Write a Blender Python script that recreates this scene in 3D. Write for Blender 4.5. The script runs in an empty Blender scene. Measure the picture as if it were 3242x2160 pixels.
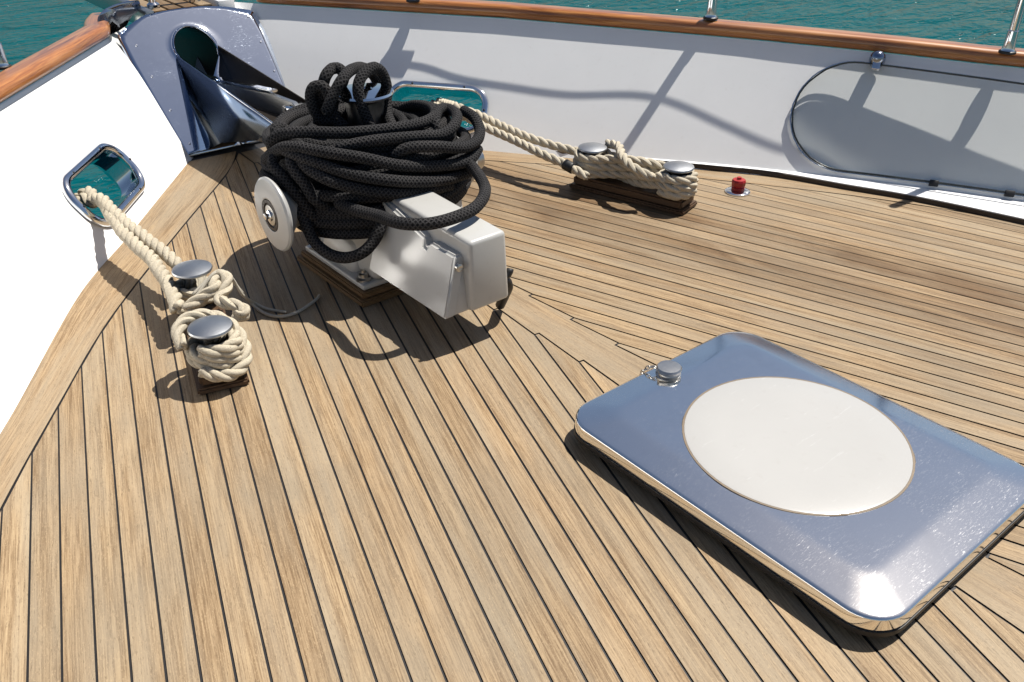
import bpy, bmesh, math, random
from mathutils import Vector, Matrix
random.seed(7)
C = bpy.context.scene.collection
# ------------------------------------------------------------------ camera, sky, sun, exposure
# axes: +x starboard, +y forward along the centreline, z up from the deck
scene = bpy.context.scene
cam_data = bpy.data.cameras.new("camera"); cam = bpy.data.objects.new("camera", cam_data); C.objects.link(cam)
HEAD, PITCH, ROLL = math.radians(39.2), math.radians(31.5), math.radians(-0.2)
fw = Vector((math.sin(HEAD)*math.cos(PITCH), math.cos(HEAD)*math.cos(PITCH), -math.sin(PITCH)))
rt0 = Vector((math.cos(HEAD), -math.sin(HEAD), 0)); up0 = rt0.cross(fw)
rt = rt0*math.cos(ROLL)+up0*math.sin(ROLL); upv = up0*math.cos(ROLL)-rt0*math.sin(ROLL)
m = Matrix((rt, upv, -fw)).transposed().to_4x4(); m.translation = Vector((-1.603, -0.879, 1.4))
cam.matrix_world = m
cam_data.sensor_width = 36.0; cam_data.lens = 36.0*2800/3242; cam_data.clip_start = 0.05; cam_data.clip_end = 3000
scene.camera = cam
SUN_AZ, SUN_EL = math.radians(94.0), math.radians(62.5)
world = bpy.data.worlds.new("World"); scene.world = world; world.use_nodes = True
wn = world.node_tree.nodes; wl = world.node_tree.links
sky = wn.new('ShaderNodeTexSky'); sky.sky_type = 'NISHITA'; sky.sun_disc = False
sky.sun_elevation = SUN_EL; sky.sun_rotation = SUN_AZ; sky.air_density = 1.0; sky.dust_density = 1.2; sky.ozone_density = 1.0
bg = wn['Background']; bg.inputs['Strength'].default_value = 0.057
wl.new(sky.outputs[0], bg.inputs[0])
sd = bpy.data.lights.new("sun", 'SUN'); sd.energy = 5.0; sd.angle = math.radians(0.53); sd.color = (1.0, 0.955, 0.88)
sun = bpy.data.objects.new("sun", sd); C.objects.link(sun); sun.location = (4, 0, 8)
sv = Vector((math.sin(SUN_AZ)*math.cos(SUN_EL), math.cos(SUN_AZ)*math.cos(SUN_EL), math.sin(SUN_EL)))
sun.rotation_euler = sv.to_track_quat('Z', 'Y').to_euler()
scene.view_settings.view_transform = 'Standard'; scene.view_settings.look = 'None'
scene.view_settings.exposure = 0.46; scene.view_settings.gamma = 1.0
scene.render.engine = 'CYCLES'
scene.cycles.max_bounces = 10; scene.cycles.transparent_max_bounces = 16
scene.cycles.caustics_reflective = False; scene.cycles.caustics_refractive = False

# ------------------------------------------------------------------ material helpers
class NT:
    def __init__(s, name):
        s.m = bpy.data.materials.new(name); s.m.use_nodes = True
        s.t = s.m.node_tree; s.n = s.t.nodes; s.l = s.t.links
        s.b = s.n['Principled BSDF']; s.out = s.n['Material Output']
    def set(s, **k):
        for a, v in k.items():
            s.b.inputs[a.replace('_', ' ')].default_value = (*v, 1) if isinstance(v, tuple) and len(v) == 3 else v
        return s
    def coord(s, which='Object', scale=(1, 1, 1), rot=0.0):
        c = s.n.new('ShaderNodeTexCoord'); mp = s.n.new('ShaderNodeMapping'); mp.inputs['Scale'].default_value = scale; mp.inputs['Rotation'].default_value = (0, 0, rot)
        s.l.new(c.outputs[which], mp.inputs[0]); return mp.outputs[0]
    def noise(s, vec, scale, detail=4, rough=0.55, dist=0.0):
        n = s.n.new('ShaderNodeTexNoise'); n.inputs['Scale'].default_value = scale; n.inputs['Detail'].default_value = detail
        n.inputs['Roughness'].default_value = rough; n.inputs['Distortion'].default_value = dist
        s.l.new(vec, n.inputs['Vector']); return n.outputs[0]
    def ramp(s, fac, stops):
        r = s.n.new('ShaderNodeValToRGB'); e = r.color_ramp.elements
        while len(e) < len(stops): e.new(0.5)
        for i, (p, c) in enumerate(stops):
            e[i].position = p; e[i].color = (c, c, c, 1) if not isinstance(c, tuple) else (*c, 1)
        s.l.new(fac, r.inputs[0]); return r.outputs[0]
    def mix(s, fac, a, b, mode='MIX'):
        x = s.n.new('ShaderNodeMix'); x.data_type = 'RGBA'; x.blend_type = mode
        for v, i in ((fac, 0), (a, 6), (b, 7)):
            if hasattr(v, 'is_linked') or hasattr(v, 'links'): s.l.new(v, x.inputs[i])
            elif isinstance(v, tuple): x.inputs[i].default_value = (*v, 1)
            else: x.inputs[i].default_value = v
        return x.outputs[2]
    def math(s, op, a, b=0.0):
        x = s.n.new('ShaderNodeMath'); x.operation = op
        for i, v in enumerate((a, b)):
            if hasattr(v, 'links'): s.l.new(v, x.inputs[i])
            else: x.inputs[i].default_value = v
        return x.outputs[0]
    def attr(s, name):
        a = s.n.new('ShaderNodeAttribute'); a.attribute_name = name; return a
    def link(s, o, inp): s.l.new(o, s.b.inputs[inp]); return s
    def bump(s, h, strength=0.3, dist=0.002):
        b = s.n.new('ShaderNodeBump'); b.inputs['Strength'].default_value = strength; b.inputs['Distance'].default_value = dist
        s.l.new(h, b.inputs['Height']); s.l.new(b.outputs[0], s.b.inputs['Normal']); return s

def mat_teak(name, light, dark, grey, stain=True, gloss=0.62):
    t = NT(name)
    uv = t.coord('UV', (1, 1, 1)); tone = t.attr('tone')
    off = t.n.new('ShaderNodeVectorMath'); off.operation = 'MULTIPLY_ADD'
    t.l.new(tone.outputs['Vector'], off.inputs[0]); off.inputs[1].default_value = (37, 53, 11); t.l.new(uv, off.inputs[2])
    def st(sx, sy):
        v = t.n.new('ShaderNodeVectorMath'); v.operation = 'MULTIPLY'; t.l.new(off.outputs[0], v.inputs[0]); v.inputs[1].default_value = (sx, sy, 1); return v.outputs[0]
    g1 = t.noise(st(2.2, 75), 1.0, 5, 0.6, 0.35); g2 = t.noise(st(9, 330), 1.0, 3, 0.6); g3 = t.noise(st(1.6, 14), 1.0, 3)
    sp = t.noise(st(60, 420), 1.0, 2, 0.7)
    grain = t.math('ADD', t.math('MULTIPLY', g1, 0.42), t.math('MULTIPLY', g2, 0.58))
    col = t.mix(t.ramp(grain, [(0.40, 0.0), (0.60, 1.0)]), dark, light)
    col = t.mix(t.ramp(g3, [(0.40, 0.0), (0.66, 0.75)]), col, grey)
    sep = t.n.new('ShaderNodeSeparateColor'); t.l.new(tone.outputs['Color'], sep.inputs[0])
    col = t.mix(1.0, col, t.ramp(sep.outputs[0], [(0.0, (0.88, 0.865, 0.85)), (0.45, (0.98, 0.97, 0.955)), (1.0, (1.08, 1.07, 1.05))]), 'MULTIPLY')
    col = t.mix(t.math('MULTIPLY', sep.outputs[1], 0.22), col, t.mix(1.0, col, (1.10, 0.92, 0.74), 'MULTIPLY'))
    col = t.mix(t.ramp(sp, [(0.57, 0.0), (0.72, 0.55)]), col, tuple(c*0.45 for c in dark))
    sp2 = t.noise(st(140, 500), 1.0, 2, 0.7)
    col = t.mix(t.ramp(sp2, [(0.56, 0.0), (0.72, 0.5)]), col, tuple(min(1, c*1.30) for c in light))
    ob = t.coord('Object')
    if stain:
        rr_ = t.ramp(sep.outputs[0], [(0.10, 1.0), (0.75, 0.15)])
        blot = t.noise(ob, 2.3, 5, 0.6, 0.4)
        col = t.mix(t.ramp(blot, [(0.46, 0.0), (0.72, 0.40)]), col, tuple(c*0.62 for c in grey))
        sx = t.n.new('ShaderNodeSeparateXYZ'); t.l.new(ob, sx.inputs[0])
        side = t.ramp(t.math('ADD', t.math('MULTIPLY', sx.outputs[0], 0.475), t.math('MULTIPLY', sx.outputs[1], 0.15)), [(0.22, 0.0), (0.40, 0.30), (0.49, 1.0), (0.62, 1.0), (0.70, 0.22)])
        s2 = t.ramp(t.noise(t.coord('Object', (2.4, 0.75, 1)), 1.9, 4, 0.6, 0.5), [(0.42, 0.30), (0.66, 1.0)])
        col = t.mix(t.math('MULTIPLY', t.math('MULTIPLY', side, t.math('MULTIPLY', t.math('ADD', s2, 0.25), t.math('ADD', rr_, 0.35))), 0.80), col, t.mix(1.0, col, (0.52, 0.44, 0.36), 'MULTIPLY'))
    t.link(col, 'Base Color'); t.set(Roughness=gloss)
    t.b.inputs['Specular IOR Level'].default_value = 0.25
    t.bump(t.math('ADD', g2, t.math('MULTIPLY', g1, 0.6)), 0.35, 0.0012)
    return t.m

def mat_metal(name, base=(0.78, 0.79, 0.80), rough=0.10, scratch=0.16, bump=0.0, dirt=0.25):
    t = NT(name); ob = t.coord('Object')
    a = t.noise(t.coord('Object', (1.5, 11, 4), 0.65), 34, 4, 0.7, 0.3); b = t.noise(t.coord('Object', (2, 7, 4), -0.5), 60, 4, 0.75, 0.6); c = t.noise(ob, 6, 6, 0.7, 0.5)
    sc = t.math('MULTIPLY', t.math('ADD', t.ramp(a, [(0.56, 0.0), (0.72, 1.0)]), t.ramp(b, [(0.56, 0.0), (0.72, 1.0)])), t.ramp(c, [(0.40, 0.1), (0.66, 1.0)]))
    t.link(t.math('ADD', t.math('MULTIPLY', sc, scratch), rough), 'Roughness')
    d = t.noise(ob, 11, 6, 0.7)
    t.link(t.mix(t.ramp(d, [(0.5, 0.0), (0.75, dirt)]), base, tuple(x*0.55 for x in base)), 'Base Color')
    t.set(Metallic=1.0)
    if bump: t.bump(t.math('ADD', c, t.math('MULTIPLY', a, 0.3)), bump, 0.004)
    return t.m

def mat_paint(name, base, rough=0.3, var=0.06, coat=0.3, grime=(0.5, 0.45, 0.38), g_amt=0.10, bump=0.03, glint_streak=False):
    t = NT(name); ob = t.coord('Object')
    n = t.noise(ob, 3.0, 5, 0.6); n2 = t.noise(ob, 38, 4, 0.6)
    col = t.mix(t.ramp(n, [(0.35, 0.0), (0.75, 1.0)]), base, tuple(c*(1-var) for c in base))
    col = t.mix(t.ramp(n2, [(0.60, 0.0), (0.78, g_amt)]), col, grime)
    if glint_streak:  # pale streaks: glints painted into the base colour
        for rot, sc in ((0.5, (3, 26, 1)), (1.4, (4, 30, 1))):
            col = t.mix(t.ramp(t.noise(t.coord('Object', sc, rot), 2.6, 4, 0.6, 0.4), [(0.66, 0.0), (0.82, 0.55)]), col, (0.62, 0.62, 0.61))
    t.link(col, 'Base Color'); t.set(Roughness=rough, Coat_Weight=coat, Coat_Roughness=0.12)
    t.bump(t.math('ADD', n, t.math('MULTIPLY', n2, 0.05)), bump, 0.02)
    return t.m

def mat_rope(name, base, dark, fleck=0.5, scale=260):
    t = NT(name); ob = t.coord('Object')
    n = t.noise(ob, scale, 3, 0.7); n2 = t.noise(ob, 14, 4, 0.6); fl = t.noise(ob, 150, 2, 0.6)
    col = t.mix(t.ramp(n, [(0.35, 0.0), (0.7, 1.0)]), tuple(c*0.72 for c in base), base)
    col = t.mix(t.ramp(n2, [(0.45, 0.0), (0.75, 0.55)]), col, tuple(c*0.62 for c in base))
    col = t.mix(t.ramp(fl, [(0.64, 0.0), (0.72, fleck)]), col, dark)
    t.link(col, 'Base Color'); t.set(Roughness=0.9); t.b.inputs['Specular IOR Level'].default_value = 0.1
    t.bump(n, 0.5, 0.003)
    return t.m

def mat_braid(name):
    t = NT(name); uv = t.coord('UV'); s = t.n.new('ShaderNodeSeparateXYZ'); t.l.new(uv, s.inputs[0])
    wob = t.noise(t.coord('Object'), 34, 3, 0.6); fade = t.noise(t.coord('Object'), 7, 4, 0.6)
    def wv(sgn):
        return t.math('SINE', t.math('ADD', t.math('MULTIPLY', s.outputs[0], 2*math.pi/0.013), t.math('ADD', t.math('MULTIPLY', s.outputs[1], sgn*2*math.pi*7), t.math('MULTIPLY', wob, 5.0))))
    h = t.math('MAXIMUM', wv(1), wv(-1)); n = t.noise(t.coord('Object'), 330, 2, 0.7)
    col = t.mix(t.ramp(h, [(0.1, 0.0), (0.95, 1.0)]), (0.007, 0.007, 0.008), (0.036, 0.035, 0.036))
    col = t.mix(t.ramp(n, [(0.58, 0.0), (0.75, 0.35)]), col, (0.075, 0.072, 0.07))
    col = t.mix(t.ramp(fade, [(0.45, 0.0), (0.75, 0.7)]), col, t.mix(1.0, col, (2.0, 1.9, 1.8), 'MULTIPLY'))
    t.link(col, 'Base Color'); t.set(Roughness=0.92); t.b.inputs['Specular IOR Level'].default_value = 0.15
    t.bump(t.math('ADD', h, t.math('MULTIPLY', n, 1.2)), 0.6, 0.003)
    return t.m

def mat_varnish():
    t = NT('varnished_wood'); uv = t.coord('UV', (3.0, 46, 1)); g = t.noise(uv, 1.0, 5, 0.62, 0.9); g2 = t.noise(t.coord('UV', (10, 210, 1)), 1.0, 3)
    big = t.noise(t.coord('UV', (1.3, 5, 1)), 1.0, 3)
    col = t.ramp(t.math('ADD', t.math('MULTIPLY', g, 0.75), t.math('MULTIPLY', g2, 0.25)), [(0.33, (0.12, 0.032, 0.007)), (0.50, (0.36, 0.125, 0.028)), (0.66, (0.56, 0.245, 0.065))])
    col = t.mix(t.ramp(big, [(0.42, 0.0), (0.7, 0.6)]), col, (0.42, 0.18, 0.06))
    t.link(col, 'Base Color'); t.link(t.ramp(big, [(0.3, 0.22), (0.7, 0.5)]), 'Roughness'); t.set(Coat_Weight=0.8, Coat_Roughness=0.09)
    t.bump(g, 0.25, 0.003); return t.m

def mat_plain(name, col, rough=0.6, metallic=0.0, var=0.25, scale=20, bump=0.1):
    t = NT(name); n = t.noise(t.coord('Object'), scale, 4, 0.6)
    t.link(t.mix(t.ramp(n, [(0.3, 0.0), (0.7, 1.0)]), tuple(c*(1-var) for c in col), col), 'Base Color')
    t.set(Roughness=rough, Metallic=metallic); t.bump(n, bump, 0.003); return t.m

def mat_sea():
    t = NT('sea_water'); ob = t.coord('Object', (1, 1, 1))
    w1 = t.noise(t.coord('Object', (0.55, 1.25, 1)), 1.15, 3, 0.55, 0.6); w2 = t.noise(t.coord('Object', (1.0, 1.9, 1)), 3.3, 3, 0.55, 0.5); w3 = t.noise(ob, 11, 2, 0.5)
    h = t.math('ADD', t.math('ADD', w1, t.math('MULTIPLY', w2, 0.36)), t.math('MULTIPLY', w3, 0.07))
    big = t.noise(ob, 0.18, 3, 0.5)
    t.link(t.mix(big, (0.0002, 0.062, 0.075), (0.0002, 0.094, 0.106)), 'Base Color')
    t.set(Roughness=0.07, IOR=1.33); t.b.inputs['Specular IOR Level'].default_value = 0.06
    t.bump(h, 1.0, 0.34); return t.m

def mat_clear():
    t = NT('clear_acrylic'); t.n.remove(t.b)
    tr = t.n.new('ShaderNodeBsdfTransparent'); tr.inputs[0].default_value = (0.97, 0.98, 0.975, 1)
    gl = t.n.new('ShaderNodeBsdfGlossy'); gl.inputs['Roughness'].default_value = 0.06
    fr = t.n.new('ShaderNodeFresnel'); fr.inputs[0].default_value = 1.50
    mr = t.n.new('ShaderNodeMapRange'); mr.inputs[1].default_value = 0.37; mr.inputs[2].default_value = 0.52; mr.inputs[3].default_value = 0.0; mr.inputs[4].default_value = 0.97; t.l.new(fr.outputs[0], mr.inputs[0])  # blocks grazing sun more than real acrylic, to cast a dark band
    fac = t.math('MAXIMUM', mr.outputs[0], t.math('MULTIPLY', fr.outputs[0], 0.9))
    mx = t.n.new('ShaderNodeMixShader'); t.l.new(fac, mx.inputs[0]); t.l.new(tr.outputs[0], mx.inputs[1]); t.l.new(gl.outputs[0], mx.inputs[2])
    t.l.new(mx.outputs[0], t.out.inputs[0]); return t.m

M = dict(
    teak=mat_teak('weathered_teak', (0.378, 0.278, 0.166), (0.178, 0.116, 0.062), (0.310, 0.258, 0.186)),
    caulk=mat_plain('black_caulking', (0.012, 0.011, 0.012), 0.55, 0, 0.3, 30),
    dark_teak=mat_teak('dark_teak', (0.115, 0.066, 0.036), (0.050, 0.027, 0.014), (0.10, 0.070, 0.048), False, 0.5),
    pad_wood=mat_teak('oiled_teak', (0.20, 0.125, 0.06), (0.10, 0.056, 0.024), (0.16, 0.11, 0.062), False, 0.5),
    steel=mat_metal('polished_steel', (0.74, 0.76, 0.79), 0.055, 0.10, 0.0, 0.18),
    plate=mat_metal('polished_plate', (0.50, 0.56, 0.66), 0.03, 0.26, 0.0, 0.14),
    lid=mat_metal('scratched_steel', (0.93, 0.915, 0.885), 0.11, 0.17, 0.0, 0.14),
    dull=mat_metal('dull_steel', (0.50, 0.49, 0.47), 0.30, 0.18, 0.10, 0.35),
    white=mat_paint('white_gelcoat', (0.89, 0.89, 0.88), 0.28, 0.05, 0.35),
    alu=mat_paint('white_cast_paint', (0.46, 0.455, 0.435), 0.36, 0.10, 0.30, (0.30, 0.27, 0.22), 0.30, 0.05),
    varnish=mat_varnish(),
    cream=mat_rope('cream_rope', (0.60, 0.535, 0.42), (0.06, 0.05, 0.04), 0.35),
    fuzzy=mat_rope('worn_cream_rope', (0.57, 0.505, 0.39), (0.05, 0.045, 0.04), 0.7, 190),
    cord=mat_rope('grey_cord', (0.52, 0.48, 0.40), (0.02, 0.02, 0.02), 0.3),
    black=mat_braid('black_braided_rope'),
    rubber=mat_plain('black_rubber', (0.010, 0.010, 0.011), 0.5),
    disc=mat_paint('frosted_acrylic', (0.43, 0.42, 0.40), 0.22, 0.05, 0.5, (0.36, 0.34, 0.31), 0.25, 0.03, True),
    capm=mat_metal('worn_cap_steel', (0.44, 0.45, 0.46), 0.38, 0.15, 0.10, 0.35),
    sealant=mat_plain('brown_sealant', (0.20, 0.15, 0.10), 0.6),
    red=mat_plain('red_plastic', (0.36, 0.012, 0.014), 0.38),
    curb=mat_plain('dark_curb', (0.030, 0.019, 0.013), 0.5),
    navy=mat_metal('dark_chrome', (0.30, 0.34, 0.42), 0.10, 0.12, 0.08, 0.3),
    edge=mat_plain('acrylic_edge', (0.035, 0.042, 0.042), 0.25),
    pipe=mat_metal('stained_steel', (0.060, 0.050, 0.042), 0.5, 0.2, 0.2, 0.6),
    sky_tint=mat_metal('painted_reflection_steel', (0.17, 0.23, 0.34), 0.20, 0.15, 0.0, 0.2),  # mirror steel with a navy sky reflection painted into its colour
    clear=mat_clear(), sea=mat_sea(),
)

# ------------------------------------------------------------------ mesh helpers
def obj(name, verts, faces, mat, parent=None, uvs=None, tone=None, smooth=False, loc=None):
    me = bpy.data.meshes.new(name); me.from_pydata([tuple(v) for v in verts], [], faces); me.update()
    return finish(name, me, mat, parent, uvs, tone, smooth)
def finish(name, me, mat, parent=None, uvs=None, tone=None, smooth=False):
    for mm in (mat if isinstance(mat, list) else [mat]): me.materials.append(mm)
    if uvs is not None:
        ul = me.uv_layers.new(name='UVMap')
        for lp in me.loops: ul.data[lp.index].uv = uvs[lp.vertex_index]
    if tone is not None:
        ca = me.color_attributes.new('tone', 'FLOAT_COLOR', 'POINT')
        for i, c in enumerate(tone): ca.data[i].color = (*c, 1)
    if smooth:
        for p in me.polygons: p.use_smooth = True
    o = bpy.data.objects.new(name, me); C.objects.link(o)
    if parent is not None:
        o.parent = parent
        o.matrix_parent_inverse = parent_matrix(parent).inverted()
    return o
def parent_matrix(p):
    mtx = p.matrix_basis.copy()
    if p.parent: mtx = parent_matrix(p.parent) @ p.matrix_parent_inverse @ mtx
    return mtx
def from_bm(name, bm, mat, parent=None, smooth_angle=None):
    bmesh.ops.recalc_face_normals(bm, faces=bm.faces)
    me = bpy.data.meshes.new(name); bm.to_mesh(me); bm.free()
    o = finish(name, me, mat, parent)
    if smooth_angle is not None: shade(o, smooth_angle)
    return o
def shade(o, deg):
    me = o.data
    for p in me.polygons: p.use_smooth = True
    bm = bmesh.new(); bm.from_mesh(me)
    lim = math.radians(deg)
    for e in bm.edges:
        e.smooth = not (len(e.link_faces) == 2 and e.calc_face_angle(0) > lim)
    bm.to_mesh(me); bm.free()
def thing(name, label, cat, loc=(0, 0, 0), rotz=0, group=None):
    o = bpy.data.objects.new(name, None); C.objects.link(o); o.location = loc; o.rotation_euler = (0, 0, rotz)
    o.empty_display_size = 0.1
    o['label'] = label; o['category'] = cat
    if group: o['group'] = group
    return o
def tag(o, label, cat, group=None):
    o['label'] = label; o['category'] = cat
    if group: o['group'] = group
    return o
def lerp(a, b, t): return a+(b-a)*t
def smooth_path(pts, step=0.01, closed=False):
    P = [Vector(p) for p in pts]; n = len(P); out = []
    rng = range(n if closed else n-1)
    for i in rng:
        if closed: p0, p1, p2, p3 = P[(i-1) % n], P[i], P[(i+1) % n], P[(i+2) % n]
        else: p0, p1, p2, p3 = P[max(i-1, 0)], P[i], P[i+1], P[min(i+2, n-1)]
        k = max(1, int((p2-p1).length/step))
        for j in range(k):
            t = j/k
            out.append(0.5*((2*p1)+(p2-p0)*t+(2*p0-5*p1+4*p2-p3)*t*t+(3*p1-p0-3*p2+p3)*t*t*t))
    if not closed: out.append(P[-1])
    # even spacing
    if closed: out.append(out[0].copy())
    L = [0]
    for a, b in zip(out[:-1], out[1:]): L.append(L[-1]+(b-a).length)
    k = max(2, int(L[-1]/step)); res = []; j = 0
    for i in range(k+(0 if closed else 1)):
        s = L[-1]*i/k
        while j < len(L)-2 and L[j+1] < s: j += 1
        d = L[j+1]-L[j]; res.append(out[j].lerp(out[j+1], 0 if d < 1e-9 else (s-L[j])/d))
    return res
def frames(P, closed=False):
    n = len(P); T = []
    for i in range(n):
        a = P[(i-1) % n] if (closed or i > 0) else P[i]; b = P[(i+1) % n] if (closed or i < n-1) else P[i]
        T.append((b-a).normalized())
    ref = Vector((0, 0, 1)) if abs(T[0].z) < 0.9 else Vector((1, 0, 0))
    N = [(ref-T[0]*ref.dot(T[0])).normalized()]
    for i in range(1, n):
        v = N[-1]-T[i]*N[-1].dot(T[i]); N.append(v.normalized())
    return T, N, [t.cross(q) for t, q in zip(T, N)]
class Acc:
    def __init__(s): s.v, s.f, s.uv = [], [], []
    def tube(s, P, r, sides=10, closed=False, cap=True, rfun=None):
        T, N, B = frames(P, closed); n = len(P); base = len(s.v); L = 0
        for i in range(n):
            if i: L += (P[i]-P[i-1]).length
            rr = r if rfun is None else rfun(i/(n-1))*r
            for k in range(sides+1):
                a = 2*math.pi*k/sides
                s.v.append(P[i]+(N[i]*math.cos(a)+B[i]*math.sin(a))*rr); s.uv.append((L, k/sides))
        w = sides+1
        for i in range(n if closed else n-1):
            j = (i+1) % n
            for k in range(sides): s.f.append((base+i*w+k, base+i*w+k+1, base+j*w+k+1, base+j*w+k))
        if cap and not closed:
            s.f.append(tuple(base+k for k in range(sides))[::-1]); s.f.append(tuple(base+(n-1)*w+k for k in range(sides)))
        return s
    def strands(s, P, r, pitch=None, n=3, sides=8, wob=0.0):
        T, N, B = frames(P); pitch = pitch or r*7.0; L = [0]
        for a, b in zip(P[:-1], P[1:]): L.append(L[-1]+(b-a).length)
        for k in range(n):
            Q = []
            for i in range(len(P)):
                a = 2*math.pi*(L[i]/pitch+k/n); q = r*0.50*(1+wob*math.sin(L[i]*91+k*2.1))
                Q.append(P[i]+(N[i]*math.cos(a)+B[i]*math.sin(a))*q)
            s.tube(Q, r*0.56, sides)
        return s
    def obj(s, name, mat, parent=None): return obj(name, s.v, s.f, mat, parent, s.uv, None, True)
def lathe(name, prof, mat, parent=None, loc=(0, 0, 0), axis='Z', seg=40, ang=35):
    bm = bmesh.new(); rings = []
    for r, z in prof:
        if r < 1e-6: rings.append([bm.verts.new((0, 0, z))])
        else: rings.append([bm.verts.new((r*math.cos(2*math.pi*k/seg), r*math.sin(2*math.pi*k/seg), z)) for k in range(seg)])
    for a, b in zip(rings[:-1], rings[1:]):
        for k in range(seg):
            k2 = (k+1) % seg
            if len(a) == 1 and len(b) == 1: continue
            if len(a) == 1: bm.faces.new((a[0], b[k], b[k2]))
            elif len(b) == 1: bm.faces.new((a[k], a[k2], b[0]))
            else: bm.faces.new((a[k], a[k2], b[k2], b[k]))
    R = {'Z': Matrix.Identity(4), '-X': Matrix.Rotation(-math.pi/2, 4, 'Y'), 'X': Matrix.Rotation(math.pi/2, 4, 'Y'), '-Y': Matrix.Rotation(math.pi/2, 4, 'X')}
    mtx = R[axis] if isinstance(axis, str) else axis
    bmesh.ops.transform(bm, matrix=Matrix.Translation(loc) @ mtx, verts=bm.verts)
    return from_bm(name, bm, mat, parent, ang)
def box_bm(bm, lo, hi, bev=0.0, seg=2, top=None):
    vs = [bm.verts.new((x, y, z)) for z in (lo[2], hi[2]) for y in (lo[1], hi[1]) for x in (lo[0], hi[0])]
    if top:   # inset of the top face: (dx0, dx1, dy0, dy1)
        for v in vs[4:]:
            v.co.x += top[0] if abs(v.co.x-lo[0]) < 1e-5 else top[1]; v.co.y += top[2] if abs(v.co.y-lo[1]) < 1e-5 else top[3]
    F = [(0, 2, 3, 1), (4, 5, 7, 6), (0, 1, 5, 4), (1, 3, 7, 5), (3, 2, 6, 7), (2, 0, 4, 6)]
    fs = [bm.faces.new([vs[i] for i in f]) for f in F]
    if bev:
        es = list({e for f in fs for e in f.edges}); bmesh.ops.bevel(bm, geom=es, offset=bev, segments=seg, affect='EDGES', profile=0.5)
def box(name, lo, hi, mat, parent=None, bev=0.004, seg=2, top=None):
    bm = bmesh.new(); box_bm(bm, lo, hi, bev, seg, top); return from_bm(name, bm, mat, parent, 40)
def wood_box(name, poly, z0, z1, mat, parent=None, along=None, bev=0.004):
    bm = bmesh.new(); a = [bm.verts.new((x, y, z0)) for x, y in poly]; f = bm.faces.new(a)
    ex = bmesh.ops.extrude_face_region(bm, geom=[f]); bmesh.ops.translate(bm, vec=(0, 0, z1-z0), verts=[v for v in ex['geom'] if isinstance(v, bmesh.types.BMVert)])
    bmesh.ops.bevel(bm, geom=list(bm.edges), offset=bev, segments=2, affect='EDGES')
    bmesh.ops.recalc_face_normals(bm, faces=bm.faces)
    me = bpy.data.meshes.new(name); bm.to_mesh(me); bm.free()
    d = Vector(along or (0, 1)).normalized(); t = (random.random(), random.random(), random.random())
    uvs = [(v.co.x*d.x+v.co.y*d.y, v.co.x*d.y-v.co.y*d.x+v.co.z*1.3) for v in me.vertices]
    o = finish(name, me, mat, parent, uvs, [t]*len(me.vertices)); shade(o, 40); return o
def plate(name, pts, thick, mat, parent=None, bev=0.0):
    bm = bmesh.new(); vs = [bm.verts.new(p) for p in pts]; f = bm.faces.new(vs); f.normal_update(); n = f.normal.copy()
    ex = bmesh.ops.extrude_face_region(bm, geom=[f]); bmesh.ops.translate(bm, vec=n*thick, verts=[v for v in ex['geom'] if isinstance(v, bmesh.types.BMVert)])
    if bev: bmesh.ops.bevel(bm, geom=list(bm.edges), offset=bev, segments=2, affect='EDGES')
    return from_bm(name, bm, mat, parent, 40)
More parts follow.
